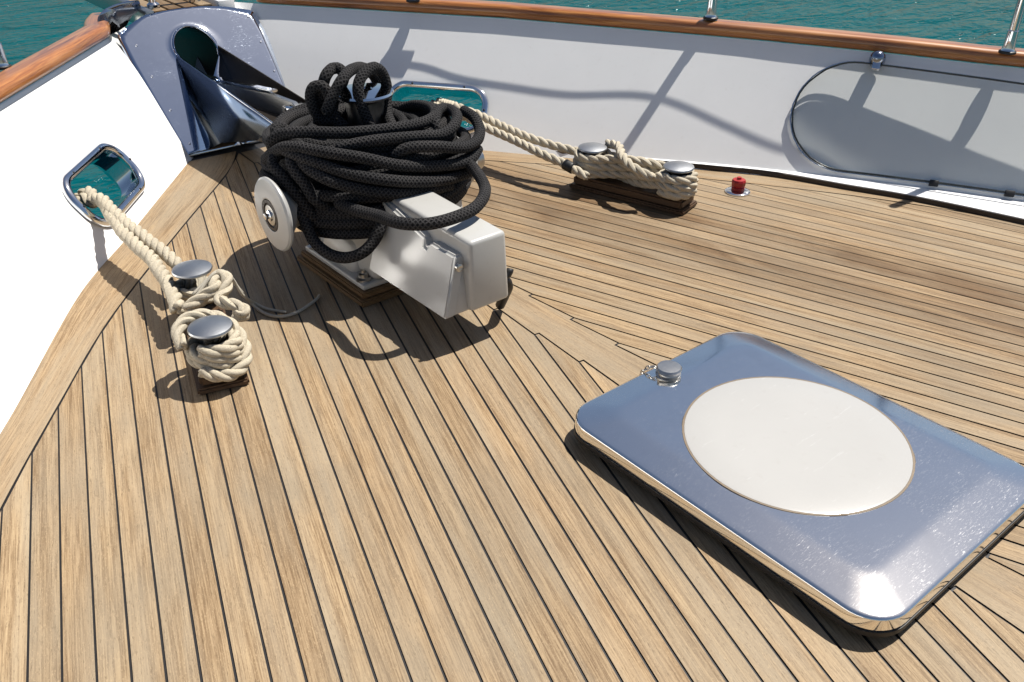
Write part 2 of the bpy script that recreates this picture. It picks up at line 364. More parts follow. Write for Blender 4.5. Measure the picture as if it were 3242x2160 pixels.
# centre lines of the ropes (x, y, z)
PATHS = {
  'arch_a': [(-0.237, 1.651, 0.49), (-0.262, 1.672, 0.514), (-0.294, 1.698, 0.514), (-0.311, 1.712, 0.55), (-0.316, 1.716, 0.591), (-0.305, 1.706, 0.62), (-0.284, 1.69, 0.623), (-0.271, 1.679, 0.597), (-0.268, 1.677, 0.55), (-0.254, 1.665, 0.502), (-0.242, 1.655, 0.484)],
  'arch_b': [(-0.291, 1.732, 0.493), (-0.284, 1.726, 0.547), (-0.273, 1.716, 0.6), (-0.259, 1.706, 0.647), (-0.217, 1.731, 0.66), (-0.197, 1.715, 0.655), (-0.192, 1.711, 0.628), (-0.164, 1.809, 0.561), (-0.183, 1.824, 0.512), (-0.192, 1.831, 0.461), (-0.175, 1.818, 0.429)],
  'arch_c': [(-0.3, 1.654, 0.549), (-0.279, 1.649, 0.587), (-0.261, 1.647, 0.613), (-0.234, 1.648, 0.643), (-0.172, 1.695, 0.654), (-0.097, 1.754, 0.638), (-0.027, 1.818, 0.597), (0.019, 1.853, 0.544), (0.026, 1.847, 0.493), (0.017, 1.854, 0.44)],
  'arch_d': [(-0.171, 1.597, 0.484), (-0.182, 1.606, 0.52), (-0.192, 1.615, 0.567), (-0.192, 1.626, 0.611), (-0.165, 1.641, 0.644), (-0.107, 1.666, 0.657), (-0.066, 1.681, 0.631), (-0.052, 1.681, 0.586), (-0.06, 1.676, 0.54), (-0.08, 1.644, 0.503), (-0.103, 1.578, 0.48)],
  'front_loop': [(-0.396, 1.453, 0.33), (-0.383, 1.344, 0.335), (-0.37, 1.259, 0.345), (-0.373, 1.135, 0.365), (-0.329, 1.061, 0.375), (-0.246, 1.044, 0.377), (-0.15, 1.067, 0.377), (-0.056, 1.145, 0.38), (0.003, 1.258, 0.385), (0.025, 1.354, 0.395), (-0.003, 1.426, 0.4)],
  'hang_loop': [(-0.467, 1.597, 0.309), (-0.477, 1.557, 0.294), (-0.479, 1.523, 0.256), (-0.477, 1.485, 0.21), (-0.458, 1.433, 0.182), (-0.428, 1.384, 0.178), (-0.392, 1.343, 0.198), (-0.351, 1.334, 0.23), (-0.323, 1.335, 0.27), (-0.287, 1.378, 0.301)],
  'left_fall_a': [(-0.356, 1.663, 0.44), (-0.43, 1.664, 0.456), (-0.486, 1.661, 0.446), (-0.508, 1.643, 0.426), (-0.5, 1.6, 0.398), (-0.488, 1.566, 0.361), (-0.47, 1.54, 0.322), (-0.452, 1.525, 0.279), (-0.396, 1.516, 0.248)],
  'left_fall_b': [(-0.343, 1.593, 0.432), (-0.413, 1.601, 0.451), (-0.466, 1.596, 0.453), (-0.477, 1.557, 0.426), (-0.464, 1.523, 0.386), (-0.451, 1.5, 0.342), (-0.401, 1.496, 0.299)],
  'top_a': [(-0.455, 1.745, 0.44), (-0.476, 1.702, 0.48), (-0.455, 1.66, 0.51), (-0.41, 1.599, 0.523), (-0.315, 1.51, 0.523), (-0.181, 1.461, 0.52), (-0.069, 1.466, 0.513), (0.01, 1.498, 0.513), (0.054, 1.582, 0.512), (0.058, 1.688, 0.497), (0.043, 1.76, 0.467)],
  'top_b': [(-0.359, 1.485, 0.488), (-0.323, 1.456, 0.502), (-0.244, 1.416, 0.51), (-0.132, 1.384, 0.504), (-0.043, 1.384, 0.492), (0.027, 1.411, 0.501), (0.077, 1.468, 0.513), (0.092, 1.54, 0.512), (0.041, 1.521, 0.52), (-0.01, 1.466, 0.501), (-0.006, 1.438, 0.459)],
  'top_c': [(-0.221, 1.397, 0.458), (-0.181, 1.364, 0.484), (-0.1, 1.334, 0.478), (-0.0, 1.337, 0.451), (0.081, 1.368, 0.446), (0.136, 1.419, 0.458), (0.162, 1.483, 0.481), (0.173, 1.558, 0.486)],
  'left_curl': [(-0.286, 1.667, 0.448), (-0.34, 1.711, 0.46), (-0.392, 1.729, 0.485), (-0.434, 1.727, 0.512), (-0.454, 1.708, 0.503), (-0.445, 1.676, 0.486)],
  'mid_a': [(-0.489, 1.736, 0.414), (-0.481, 1.633, 0.476), (-0.457, 1.565, 0.494), (-0.403, 1.473, 0.49), (-0.324, 1.396, 0.475), (-0.225, 1.352, 0.441), (-0.102, 1.336, 0.415), (0.018, 1.335, 0.402), (0.096, 1.379, 0.415)],
  'mid_b': [(-0.476, 1.629, 0.476), (-0.452, 1.537, 0.466), (-0.379, 1.417, 0.437), (-0.295, 1.349, 0.414), (-0.193, 1.326, 0.388), (-0.076, 1.327, 0.366), (0.033, 1.347, 0.358)],
  'mid_c': [(-0.452, 1.585, 0.459), (-0.447, 1.508, 0.433), (-0.403, 1.425, 0.405), (-0.298, 1.351, 0.372), (-0.176, 1.336, 0.346), (-0.042, 1.347, 0.333)],
  'stb_line_a': [(0.703, 2.345, 0.22), (0.724, 2.294, 0.206), (0.759, 2.27, 0.193), (0.768, 2.117, 0.179), (0.78, 1.947, 0.166), (0.817, 1.832, 0.152), (0.869, 1.719, 0.139), (0.896, 1.682, 0.125)],
  'stb_line_b': [(0.675, 2.298, 0.2), (0.706, 2.251, 0.184), (0.719, 2.122, 0.167), (0.738, 1.959, 0.151), (0.747, 1.794, 0.134), (0.772, 1.696, 0.118), (0.787, 1.629, 0.101), (0.799, 1.577, 0.085)],
  'stb_hitch': [(0.974, 1.645, 0.17), (0.953, 1.562, 0.185), (0.896, 1.482, 0.18), (0.873, 1.414, 0.165), (0.882, 1.363, 0.15), (0.911, 1.331, 0.13)],
  'port_line_a': [(-0.882, 2.419, 0.155), (-0.867, 2.399, 0.165), (-0.859, 2.349, 0.16), (-0.872, 2.214, 0.15), (-0.88, 2.044, 0.14), (-0.873, 1.875, 0.13), (-0.887, 1.724, 0.125), (-0.904, 1.603, 0.12), (-0.926, 1.522, 0.11)],
  'port_line_b': [(-0.871, 2.418, 0.165), (-0.86, 2.361, 0.175), (-0.858, 2.255, 0.165), (-0.853, 2.141, 0.155), (-0.836, 1.974, 0.145), (-0.825, 1.84, 0.135), (-0.819, 1.754, 0.125)],
  'port_knot': [(-0.914, 1.489, 0.12), (-0.863, 1.49, 0.14), (-0.82, 1.484, 0.16), (-0.797, 1.52, 0.17), (-0.777, 1.519, 0.18), (-0.77, 1.498, 0.17), (-0.792, 1.47, 0.15), (-0.824, 1.443, 0.14), (-0.807, 1.399, 0.14), (-0.785, 1.374, 0.13), (-0.791, 1.351, 0.12), (-0.809, 1.381, 0.11)],
  'cord_a': [(-0.876, 1.501, 0.14), (-0.829, 1.515, 0.17), (-0.792, 1.523, 0.19), (-0.746, 1.545, 0.15), (-0.716, 1.552, 0.09), (-0.679, 1.573, 0.02), (-0.665, 1.512, 0.006), (-0.635, 1.464, 0.006), (-0.579, 1.457, 0.006), (-0.5, 1.49, 0.006), (-0.474, 1.511, 0.006)],
  'cord_b': [(-0.876, 1.509, 0.15), (-0.811, 1.523, 0.18), (-0.773, 1.524, 0.19), (-0.736, 1.545, 0.14), (-0.716, 1.543, 0.08), (-0.668, 1.577, 0.018), (-0.646, 1.537, 0.006), (-0.608, 1.479, 0.006)],
}


# ------------------------------------------------------------------ the sea
sea = obj('sea', [(-600, -600, -1.7), (600, -600, -1.7), (600, 600, -1.7), (-600, 600, -1.7)], [(0, 1, 2, 3)], M['sea']); sea['kind'] = 'structure'

# ------------------------------------------------------------------ hull lines
FOOT = [(0.04, 3.63), (-0.03, 3.52), (-0.11, 3.30), (-0.262, 3.088), (-0.535, 2.735), (-0.812, 2.376), (-1.083, 2.033), (-1.43, 1.452), (-1.59, 1.21), (-1.775, 0.9), (-2.0, 0.48), (-2.23, 0.0), (-2.60, -1.0), (-2.86, -2.0)]
FOOT_S = [(-0.09, 3.60), (0.0, 3.47), (0.11, 3.30), (0.262, 3.088), (0.527, 2.71), (0.806, 2.316), (1.11, 1.89), (1.424, 1.458), (1.58, 1.225), (1.775, 0.9), (1.985, 0.5), (2.21, 0.0), (2.58, -1.0), (2.85, -2.0)]
ZTOP = {-1: [(3.52, .486), (2.4, .495), (-2, .50)], 1: [(3.52, .525), (2.3, .519), (1.75, .502), (1.2, .483), (0.6, .466), (-2, .455)]}
LEAN = 0.70
def foot_path(side):
    P = smooth_path([(x, y, 0) for x, y in (FOOT if side < 0 else FOOT_S)], 0.03); n = len(P); N = []
    for i in range(n):
        t = (P[min(i+1, n-1)]-P[max(i-1, 0)]).normalized(); q = Vector((t.y, -t.x, 0))
        if q.x*side < 0: q = -q
        N.append(q)
    return P, N
def ztop(side, y):
    Z = ZTOP[side]
    for (a, za), (b, zb) in zip(Z[:-1], Z[1:]):
        if y >= b: return lerp(za, zb, min(1, max(0, (a-y)/(a-b))))
    return Z[-1][1]
def wall_point(side, y_foot, z, off=0.0):
    P, N = foot_path(side); i = min(range(len(P)), key=lambda k: abs(P[k].y-y_foot))
    nrm = Vector((-N[i].x, -N[i].y, LEAN)).normalized()       # into the boat
    return P[i]+N[i]*LEAN*z+Vector((0, 0, z))+nrm*off, nrm, N[i]

# ------------------------------------------------------------------ the teak deck
def seam(i):
    t = i/17.0; a = Vector((lerp(-1.328, -0.4305, t), lerp(1.3937, 0.6528, t))); b = Vector((lerp(-1.5756, -0.719, t), lerp(0.4851, -0.2193, t)))
    return a, (a-b).normalized()                               # a point, pointing forward
MARG = [(-0.070, 3.03), (-0.207, 2.809), (-0.62, 2.33), (-1.042, 1.822), (-1.31, 1.43), (-1.548, 1.062), (-1.74, 0.72), (-1.92, 0.3), (-2.1, -0.15), (-2.4, -1.0), (-2.62, -2.0)]
MARG = [(q.x, q.y) for q in smooth_path([(x, y, 0) for x, y in MARG], 0.06)]
KV = -0.082
def hit_king(a, d): t = (KV-a.x)/d.x; return a+d*t
def hit_margin(a, d):
    best = None
    for p, q in zip(MARG[:-1], MARG[1:]):
        p, q = Vector(p), Vector(q); e = q-p; den = d.x*e.y-d.y*e.x
        if abs(den) < 1e-9: continue
        w = p-a; t = (w.x*e.y-w.y*e.x)/den; s = (w.x*d.y-w.y*d.x)/den
        if -1e-6 <= s <= 1+1e-6 and (best is None or t > best): best = t
    return None if best is None else a+d*best
def inset(poly, w):
    n = len(poly); area = sum(poly[i].x*poly[(i+1) % n].y-poly[(i+1) % n].x*poly[i].y for i in range(n))
    sg = 1 if area > 0 else -1; out = []
    for i in range(n):
        p0, p1, p2 = poly[i-1], poly[i], poly[(i+1) % n]
        d1 = (p1-p0).normalized(); d2 = (p2-p1).normalized(); n1 = Vector((-d1.y, d1.x))*sg; n2 = Vector((-d2.y, d2.x))*sg
        b = n1+n2; b = b/max(b.length_squared, 0.25)*2 if b.length > 1e-6 else n1
        out.append(p1+b*w*0.5*2/2)
    return out
planks = []      # polygon, axis
YAFT = -2.0
fore = {}
for i in range(-40, 40):
    a, d = seam(i); k = hit_king(a, d); mg = hit_margin(a, d)
    if mg is None and i < 3: continue
    if mg is None or k.y < mg.y: fore[i] = ('k', k)
    else: fore[i] = ('m', mg)
for i in range(-40, 39):
    if i not in fore or i+1 not in fore: continue
    a, d = seam(i); a2, d2 = seam(i+1); ko, po = fore[i]; ki, pi = fore[i+1]
    if min(po.y, pi.y) < YAFT+0.3: continue
    aft_o = a+d*((YAFT-a.y)/d.y); aft_i = a2+d2*((YAFT-a2.y)/d2.y)
    poly = [aft_o, po]
    if ko == 'k': poly += [po+Vector((0.016, -0.002))]
    elif ki == 'k' and ko == 'm': poly += [Vector((MARG[0][0]-0.004, MARG[0][1]-0.02))] if pi.y < MARG[0][1]-0.1 else []
    poly += [pi, aft_i]
    planks.append((poly, (d+d2).normalized()))
verts, faces, uvs, tones = [], [], [], []
def add_plank(poly, d, side, seamw=0.0060, pts=None):
    q = inset([Vector(p) for p in poly], seamw) if seamw else [Vector(p) for p in poly]
    base = len(verts); t = (random.random(), random.random(), random.random()); off = random.random()*0.0006
    for p in q:
        verts.append((p.x*side, p.y, 0.0-off)); uvs.append((p.x*d.x+p.y*d.y, p.x*d.y-p.y*d.x)); tones.append(t)
    idx = [base+j for j in range(len(q))]; ar = sum(verts[idx[j]][0]*verts[idx[j-len(idx)+1]][1]-verts[idx[j-len(idx)+1]][0]*verts[idx[j]][1] for j in range(len(idx)))
    faces.append(tuple(idx if ar > 0 else idx[::-1]))
for side in (1, -1):
    for poly, d in planks: add_plank(poly, d, side)
# king plank with nibbed edges
ks = sorted([fore[i][1] for i in fore if fore[i][0] == 'k' and fore[i][1].y > YAFT], key=lambda q: -q.y)
edge = [Vector((-0.071, 3.0))]
for q in ks: edge += [Vector((KV, q.y)), Vector((KV+0.016, q.y-0.002))]
edge += [Vector((-0.075, YAFT))]
king = edge+[Vector((-p.x, p.y)) for p in edge[::-1]]
add_plank(king, Vector((0, 1)), 1); tones[-len(king):] = [(0.38, 0.90, 0.4)]*len(king)
# margin planks that follow the bulwark
for side in (-1, 1):
    P, N = foot_path(side); outer = [Vector((p.x, p.y)) for p in P if p.y < 3.06]
    inner = [Vector((x*-side, y)) for x, y in MARG]
    k = 60; tone = (0.62, 0.7, random.random())
    def resample(L, k):
        d = [0]
        for a, b in zip(L[:-1], L[1:]): d.append(d[-1]+(b-a).length)
        res = []; j = 0
        for i in range(k+1):
            s = d[-1]*i/k
            while j < len(d)-2 and d[j+1] < s: j += 1
            res.append(L[j].lerp(L[j+1], (s-d[j])/max(1e-9, d[j+1]-d[j])))
        return res, d[-1]
    A, la = resample(outer, k); B, lb = resample(inner, k); base = len(verts)
    for i in range(k+1):
        ins = (A[i]-B[i]).normalized()*0.0058
        for p, wv in ((A[i]+ins, 0.16), (B[i]+ins, 0.0)):
            verts.append((p.x, p.y, -0.0003)); uvs.append((la*i/k, wv)); tones.append(tone)
    for i in range(k):
        f = (base+2*i, base+2*i+1, base+2*i+3, base+2*i+2); faces.append(f if side > 0 else f[::-1])
mesh_faces = list(faces)
nb = len(verts); Pd, Nd = foot_path(1); under = [p+q*0.02 for p, q in zip(Pd, Nd)]
under = [(p.x, p.y, -0.0035) for p in under]+[(-p.x, p.y, -0.0035) for p in under[::-1]]
verts += under; uvs += [(0, 0)]*len(under); tones += [(0, 0, 0)]*len(under); mesh_faces.append(tuple(range(nb, nb+len(under))))
deck = obj('deck', verts, mesh_faces, [M['teak'], M['caulk']], None, uvs, tones); deck['kind'] = 'structure'
deck.data.polygons[len(mesh_faces)-1].material_index = 1
bpy.context.view_layer.update()
for p in deck.data.polygons:
    if p.normal.z < 0: p.flip()

# ------------------------------------------------------------------ bulwarks
def rounded_rect(w, h, r, seg=7):
    pts = []
    for cx, cy, a0 in ((w/2-r, h/2-r, 0), (-w/2+r, h/2-r, 90), (-w/2+r, -h/2+r, 180), (w/2-r, -h/2+r, 270)):
        for k in range(seg+1):
            a = math.radians(a0+90*k/seg); pts.append((cx+r*math.cos(a), cy+r*math.sin(a)))
    return pts
HAWSE_Y, HAWSE_Z = 2.52, 0.150
def hawse_frame(side):
    c, nrm, out = wall_point(side, HAWSE_Y, HAWSE_Z); T = Vector((0, 0, 1)).cross(out).normalized(); U = nrm.cross(T).normalized()
    if U.z < 0: U = -U; 
    return c, T, U, nrm
def bulwark(side, label, rail_label):
    P, N = foot_path(side); root = thing('bulwark', label, 'bulwark', (P[40].x, P[40].y, 0))
    rows = 10; v = []; f = []; n = len(P); th = 0.075
    for i in range(n):
        zt = ztop(side, P[i].y); nr = Vector((-N[i].x, -N[i].y, LEAN)).normalized()
        ring = [P[i]+N[i]*LEAN*(z := -0.06+(zt+0.06)*k/rows)+Vector((0, 0, z)) for k in range(rows+1)]
        ring += [ring[rows]-nr*th, ring[0]-nr*th]
        v += ring
    w = rows+3
    for i in range(n-1):
        for k in range(w):
            k2 = (k+1) % w; q = (i*w+k, i*w+k2, (i+1)*w+k2, (i+1)*w+k); f.append(q if side > 0 else q[::-1])
    f.append(tuple(range(w))); f.append(tuple((n-1)*w+k for k in range(w))[::-1])
    bm = bmesh.new(); bv = [bm.verts.new(p) for p in v]
    for q in f: bm.faces.new([bv[k] for k in q])
    bmesh.ops.recalc_face_normals(bm, faces=bm.faces)
    me = bpy.data.meshes.new('wall'); bm.to_mesh(me); bm.free()
    tmp = bpy.data.objects.new('tmp', me); C.objects.link(tmp)
    c, T, U, nr = hawse_frame(side)
    cm = bmesh.new(); pts = rounded_rect(0.475, 0.195, 0.078)
    lo = [cm.verts.new(c+T*a+U*b+nr*0.2) for a, b in pts]; hi = [cm.verts.new(c+T*a+U*b-nr*0.3) for a, b in pts]
    cm.faces.new(lo); cm.faces.new(hi[::-1])
    for k in range(len(pts)): cm.faces.new((lo[k], hi[k], hi[(k+1) % len(pts)], lo[(k+1) % len(pts)]))
    bmesh.ops.recalc_face_normals(cm, faces=cm.faces)
    cme = bpy.data.meshes.new('cut'); cm.to_mesh(cme); cm.free(); cut = bpy.data.objects.new('cut', cme); C.objects.link(cut)
    md = tmp.modifiers.new('b', 'BOOLEAN'); md.operation = 'DIFFERENCE'; md.object = cut; md.solver = 'EXACT'
    dg = bpy.context.evaluated_depsgraph_get(); me2 = bpy.data.meshes.new_from_object(tmp.evaluated_get(dg)); me2.name = 'wall'
    bpy.data.objects.remove(tmp); bpy.data.objects.remove(cut)
    wl_ = finish('wall', me2, M['white'], root); shade(wl_, 30)
    # fairlead: ring on the inside, lined tube through the wall
    pts = rounded_rect(0.485, 0.205, 0.085, 9)
    fr = Acc().tube([c+T*a+U*b+nr*0.006 for a, b in pts], 0.0175, 12, True).obj('fairlead_ring', M['steel'], root)
    sl = bmesh.new(); prof = [(-0.010, 0.006), (-0.012, -0.02), (-0.012, -0.085), (0.012, -0.11), (0.03, -0.115)]; rings = []
    for dr, dn in prof:
        rings.append([sl.verts.new(c+T*(a*(1+dr/0.24))+U*(b*(1+dr/0.10))+nr*dn) for a, b in rounded_rect(0.475, 0.195, 0.078, 9)])
    for a, b in zip(rings[:-1], rings[1:]):
        for k in range(len(a)): sl.faces.new((a[k], a[(k+1) % len(a)], b[(k+1) % len(a)], b[k]))
    from_bm('liner', sl, M['steel'], fr, 30)
    for a, b in ((-0.13, 0.1025), (0.13, 0.1025), (-0.13, -0.1025), (0.13, -0.1025), (0.2425, 0), (-0.2425, 0)):
        q = c+T*a+U*b+nr*0.0225
        lathe('screw', [(0.0, 0.003), (0.004, 0.003), (0.006, 0.0)], M['rubber'], fr, q, nr.to_track_quat('Z', 'Y').to_matrix().to_4x4(), 10)
    # outer skin down to the water
    sv_, sf = [], []
    for i in range(n):
        zt = ztop(side, P[i].y); nr = Vector((-N[i].x, -N[i].y, LEAN)).normalized(); top = P[i]+N[i]*LEAN*0.3+Vector((0, 0, 0.3))-nr*(th-0.002)
        low = P[i]-nr*th+Vector((0, 0, -0.06)); bot = Vector((P[i].x*0.62, P[i].y-0.5, -1.9)); sv_ += [low, lerp(low, bot, 0.5)+N[i]*-0.05, bot]
    for i in range(n-1):
        for k in range(2): sf.append((i*3+k, i*3+k+1, i*3+k+4, i*3+k+3))
    obj('hull_side', sv_, sf, M['white'], root, smooth=True)
    # varnished cap rail
    sec = [(a, b) for a, b in rounded_rect(0.112, 0.062, 0.028, 5)]; rv, rf, ru = [], [], []; m_ = len(sec)
    start = next(i for i in range(n) if (P[i]+N[i]*0.3).y < (3.70 if side < 0 else 3.56)); idx = list(range(start, n)); L = 0; per = [0]
    for a, b in zip(sec, sec[1:]+sec[:1]): per.append(per[-1]+math.hypot(a[0]-b[0], a[1]-b[1]))
    for j, i in enumerate(idx):
        zt = ztop(side, P[i].y); cc = P[i]+N[i]*(LEAN*zt+0.056-RAIL_IN[side])+Vector((0, 0, zt+0.029))
        if j: L += (P[i]-P[idx[j-1]]).length
        sc = 1.0 if j > 1 else (0.90, 0.98)[j]
        if j == 0 and side < 0: cc = cc+(P[idx[0]]-P[idx[1]]).normalized()*0.07
        for a, b in sec: rv.append(cc+N[i]*a*sc+Vector((0, 0, b*sc)))
        ru += [(L, per[k]) for k in range(m_)]
    for j in range(len(idx)-1):
        for k in range(m_): rf.append((j*m_+k, j*m_+(k+1) % m_, (j+1)*m_+(k+1) % m_, (j+1)*m_+k))
    rf.append(tuple(range(m_))); rf.append(tuple((len(idx)-1)*m_+k for k in range(m_)))
    bm = bmesh.new(); bv = [bm.verts.new(p) for p in rv]; ul = None
    for q in rf: bm.faces.new([bv[k] for k in q])
    bmesh.ops.recalc_face_normals(bm, faces=bm.faces); me = bpy.data.meshes.new('cap_rail'); bm.to_mesh(me); bm.free()
    rail = finish('cap_rail', me, M['varnish'], root, ru); shade(rail, 50)
    # grey trim under the rail
    tr = Acc(); 
    tv, tf = [], []
    for i in idx:
        zt = ztop(side, P[i].y); nr = Vector((-N[i].x, -N[i].y, LEAN)).normalized()
        top = P[i]+N[i]*LEAN*(zt-0.001)+Vector((0, 0, zt-0.001)); bt = P[i]+N[i]*LEAN*(zt-0.016)+Vector((0, 0, zt-0.016))
        tv += [top-nr*0.01, top+nr*TRIM[side], bt+nr*TRIM[side], bt-nr*0.01]
    for j in range(len(idx)-1):
        for k in range(4): tf.append((j*4+k, j*4+(k+1) % 4, j*4+4+(k+1) % 4, j*4+4+k))
    bm = bmesh.new(); bv = [bm.verts.new(p) for p in tv]
    for q in tf: bm.faces.new([bv[k] for k in q])
    from_bm('rail_trim', bm, M['dull'], root, 40)
    return root
RAIL_IN, TRIM = {-1: 0.016, 1: 0.004}, {-1: 0.004, 1: -0.006}
port = bulwark(-1, 'sunlit white bulwark along the left, port side, with varnished cap rail', '')
stbd = bulwark(1, 'long white bulwark across the back, starboard side, striped with rail shadows', '')

# deck edge curb on the starboard side, widening aft
P, N = foot_path(1); cin = [(1.02, 2.04), (1.20, 1.78), (1.424, 1.458), (1.577, 1.225), (1.695, 0.929), (1.791, 0.694), (1.898, 0.3), (2.06, -0.4), (2.3, -1.9)]
cin = [Vector((q.x, q.y)) for q in smooth_path([(x, y, 0) for x, y in cin], 0.04)]
def curb_mesh(name, z0, z1, i_off, o_off, mat, parent):
    bm = bmesh.new(); rows = []
    for p in cin:
        k = min(range(len(P)), key=lambda j: abs(P[j].y-(p.y-0.0)) ); o = P[k]+N[k]*o_off; t = i_off
        d = (Vector((o.x, o.y))-p).normalized() if (Vector((o.x, o.y))-p).length > 1e-4 else Vector((N[k].x, N[k].y))
        q = p+Vector((N[k].x, N[k].y))*t
        rows.append([bm.verts.new((q.x, q.y, z0)), bm.verts.new((q.x, q.y, z1)), bm.verts.new((max(o.x, q.x+0.002), o.y, z1+0.004)), bm.verts.new((max(o.x, q.x+0.002), o.y, z0))])
    for a, b in zip(rows[:-1], rows[1:]):
        for k in range(4): bm.faces.new((a[k], a[(k+1) % 4], b[(k+1) % 4], b[k]))
    bm.faces.new(rows[0]); bm.faces.new(rows[-1][::-1])
    return from_bm(name, bm, mat, parent, 40)
curb = thing('deck_curb', 'white waterway curb with dark inner edge at foot of right bulwark', 'curb', (1.577, 1.225, 0))
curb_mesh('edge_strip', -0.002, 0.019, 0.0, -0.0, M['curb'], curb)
curb_mesh('top_band', 0.004, 0.0225, 0.004, 0.02, M['white'], curb)

# ------------------------------------------------------------------ clear oval panel on the starboard bulwark
def path_at(P, N, s):        # s metres aft of the point where y = 1.30
    k0 = min(range(len(P)), key=lambda j: abs(P[j].y-1.30)); acc = 0; k = k0; st = 1 if s >= 0 else -1
    while acc < abs(s) and 0 < k+st < len(P): acc += (P[k+st]-P[k]).length; k += st
    return P[k], N[k]
def panel_outline(n=26):
    z0, z1, s0, s1, r = 0.045, 0.425, 0.120, 1.85, 0.24; h = (z1-z0)/2; zc = (z0+z1)/2; pts = []
    for k in range(n+1):
        a = math.pi/2+math.pi*k/n; pts.append((s0+r+r*math.cos(a), zc+h*math.sin(a)))
    for k in range(1, 24): pts.append((lerp(s0+r, s1-r, k/24), z0))
    for k in range(n+1):
        a = -math.pi/2+math.pi*k/n; pts.append((s1-r+r*math.cos(a), zc+h*math.sin(a)))
    for k in range(1, 24): pts.append((lerp(s1-r, s0+r, k/24), z1))
    return pts
def panel_point(s, z, extra=0.0):
    p, nn = path_at(P, N, s); nr = Vector((-nn.x, -nn.y, LEAN)).normalized()
    z = z-(z-0.045)/0.38*0.045*max(0.0, min(1.0, (s-0.3)/0.9)); t = (z-0.045)/0.38; off = 0.010+0.022*t*t+t*0.048*max(0, s-0.2)
    # slide smoothly between path samples
    p2, n2 = path_at(P, N, s+0.03); 
    return p+nn*LEAN*z+Vector((0, 0, z))+nr*(off+extra), nr
pan = thing('oval_panel', 'clear acrylic oval panel clamped on the white bulwark at right', 'panel', (1.9, 0.9, 0.05))
def fine_path():
    global P, N
    P = smooth_path([(x, y, 0) for x, y in FOOT_S], 0.004); n = len(P); N = []
    for i in range(n):
        t = (P[min(i+4, n-1)]-P[max(i-4, 0)]).normalized(); q = Vector((t.y, -t.x, 0)); N.append(q if q.x > 0 else -q)
fine_path()
ol = panel_outline(); bm = bmesh.new(); half = len(ol)//2; 
zs = 9; fr_ = []; 
def ring_pt(s, z, e): return panel_point(s, z, e)[0]
order_b = list(range(13, 26+23+1+13+1)); order_t = [(13-j) % len(ol) for j in range(len(order_b))]; NR = 10
for lay in (0.006, 0.0):
    cols = []
    for jb, jt in zip(order_b, order_t):
        (sb, zb), (st_, zt_) = ol[jb], ol[jt]
        if jb == jt or abs(zb-zt_) < 1e-6: cols.append([bm.verts.new(ring_pt(sb, zb, lay))]*(NR+1))
        else: cols.append([bm.verts.new(ring_pt(lerp(sb, st_, k/NR), lerp(zb, zt_, k/NR), lay)) for k in range(NR+1)])
    for c0, c1 in zip(cols[:-1], cols[1:]):
        for k in range(NR):
            q = []
            for x in (c0[k], c1[k], c1[k+1], c0[k+1]):
                if x not in q: q.append(x)
            if len(q) >= 3: bm.faces.new(q)
sheet = from_bm('sheet', bm, M['clear'], pan, 40)
e = Acc(); e.tube([ring_pt(s, z, 0.003) for s, z in ol], 0.0040, 6, True); e.obj('edge', M['edge'], pan)
e2 = Acc(); e2.tube([ring_pt(0.120+(s-0.120)*1.004-0.006, z+(0.004 if z > 0.235 else -0.004), -0.004) for s, z in ol], 0.0035, 6, True); e2.obj('rim', M['steel'], pan)
cp, cn = panel_point(0.41, 0.425, 0.004); cp2, _ = panel_point(0.41, 0.447, -0.008)
rot = cn.to_track_quat('Z', 'Y').to_matrix().to_4x4()
lathe('clamp_dome', [(0.0, 0.040), (0.014, 0.037), (0.026, 0.026), (0.032, 0.010), (0.033, -0.02)], M['navy'], pan, cp2, rot, 28)
T_ = Vector((0, 0, 1)).cross(cn).normalized(); U_ = cn.cross(T_); U_ = U_ if U_.z > 0 else -U_
bm = bmesh.new(); box_bm(bm, (-0.016, -0.026, -0.004), (0.016, 0.016, 0.016), 0.003)
R4 = Matrix((T_, U_, cn)).transposed().to_4x4(); R4.translation = cp; bmesh.ops.transform(bm, matrix=R4, verts=bm.verts)
from_bm('clamp', bm, M['steel'], pan, 40)
for s in (0.72, 1.0, 1.3):
    q, qn = panel_point(s, 0.043, 0.0); bm = bmesh.new(); box_bm(bm, (-0.018, -0.012, -0.02), (0.018, 0.010, 0.012), 0.003)
    R5 = R4.copy(); R5.translation = q; bmesh.ops.transform(bm, matrix=R5, verts=bm.verts); from_bm('foot_clip', bm, M['rubber'], pan, 40)

# ------------------------------------------------------------------ stanchions and the guard rope
def stanchion(x, y, z, top, label, lean=(0, 0), cap=False):
    t = thing('stanchion', label, 'stanchion', (x, y, z), 0, 'steel stanchions on the cap rails')
    d = Vector((lean[0], lean[1], 1)).normalized(); h = top-z; b = Vector((x, y, z)); R = d.to_track_quat('Z', 'Y').to_matrix().to_4x4()
    lathe('tube', [(0.0180, 0.0), (0.0180, h-0.004), (0.012, h), (0.0, h)], M['steel'], t, b, R, 24)
    lathe('socket', [(0.029, 0.0), (0.029, 0.005), (0.026, 0.008), (0.0235, 0.020), (0.0215, 0.085), (0.0185, 0.088)], M['steel'], t, b, R, 28)
    lathe('gasket', [(0.033, -0.002), (0.033, 0.006), (0.028, 0.009)], M['rubber'], t, b, R, 28)
    return t
s1 = stanchion(0.846, 2.862, 0.580, 0.690, 'short steel stanchion on the back rail nearest the bow plate, mostly out of frame')
s2 = stanchion(1.695, 1.752, 0.561, 1.06, 'steel stanchion on back rail above the roped bollard')
s3 = stanchion(2.241, 0.677, 0.525, 1.10, 'steel stanchion at far right on back rail, above oval panel', (0.01, 0.0))
s4 = stanchion(-0.955, 2.93, 0.549, 1.08, 'steel stanchion on left rail, cut by the photo edge')
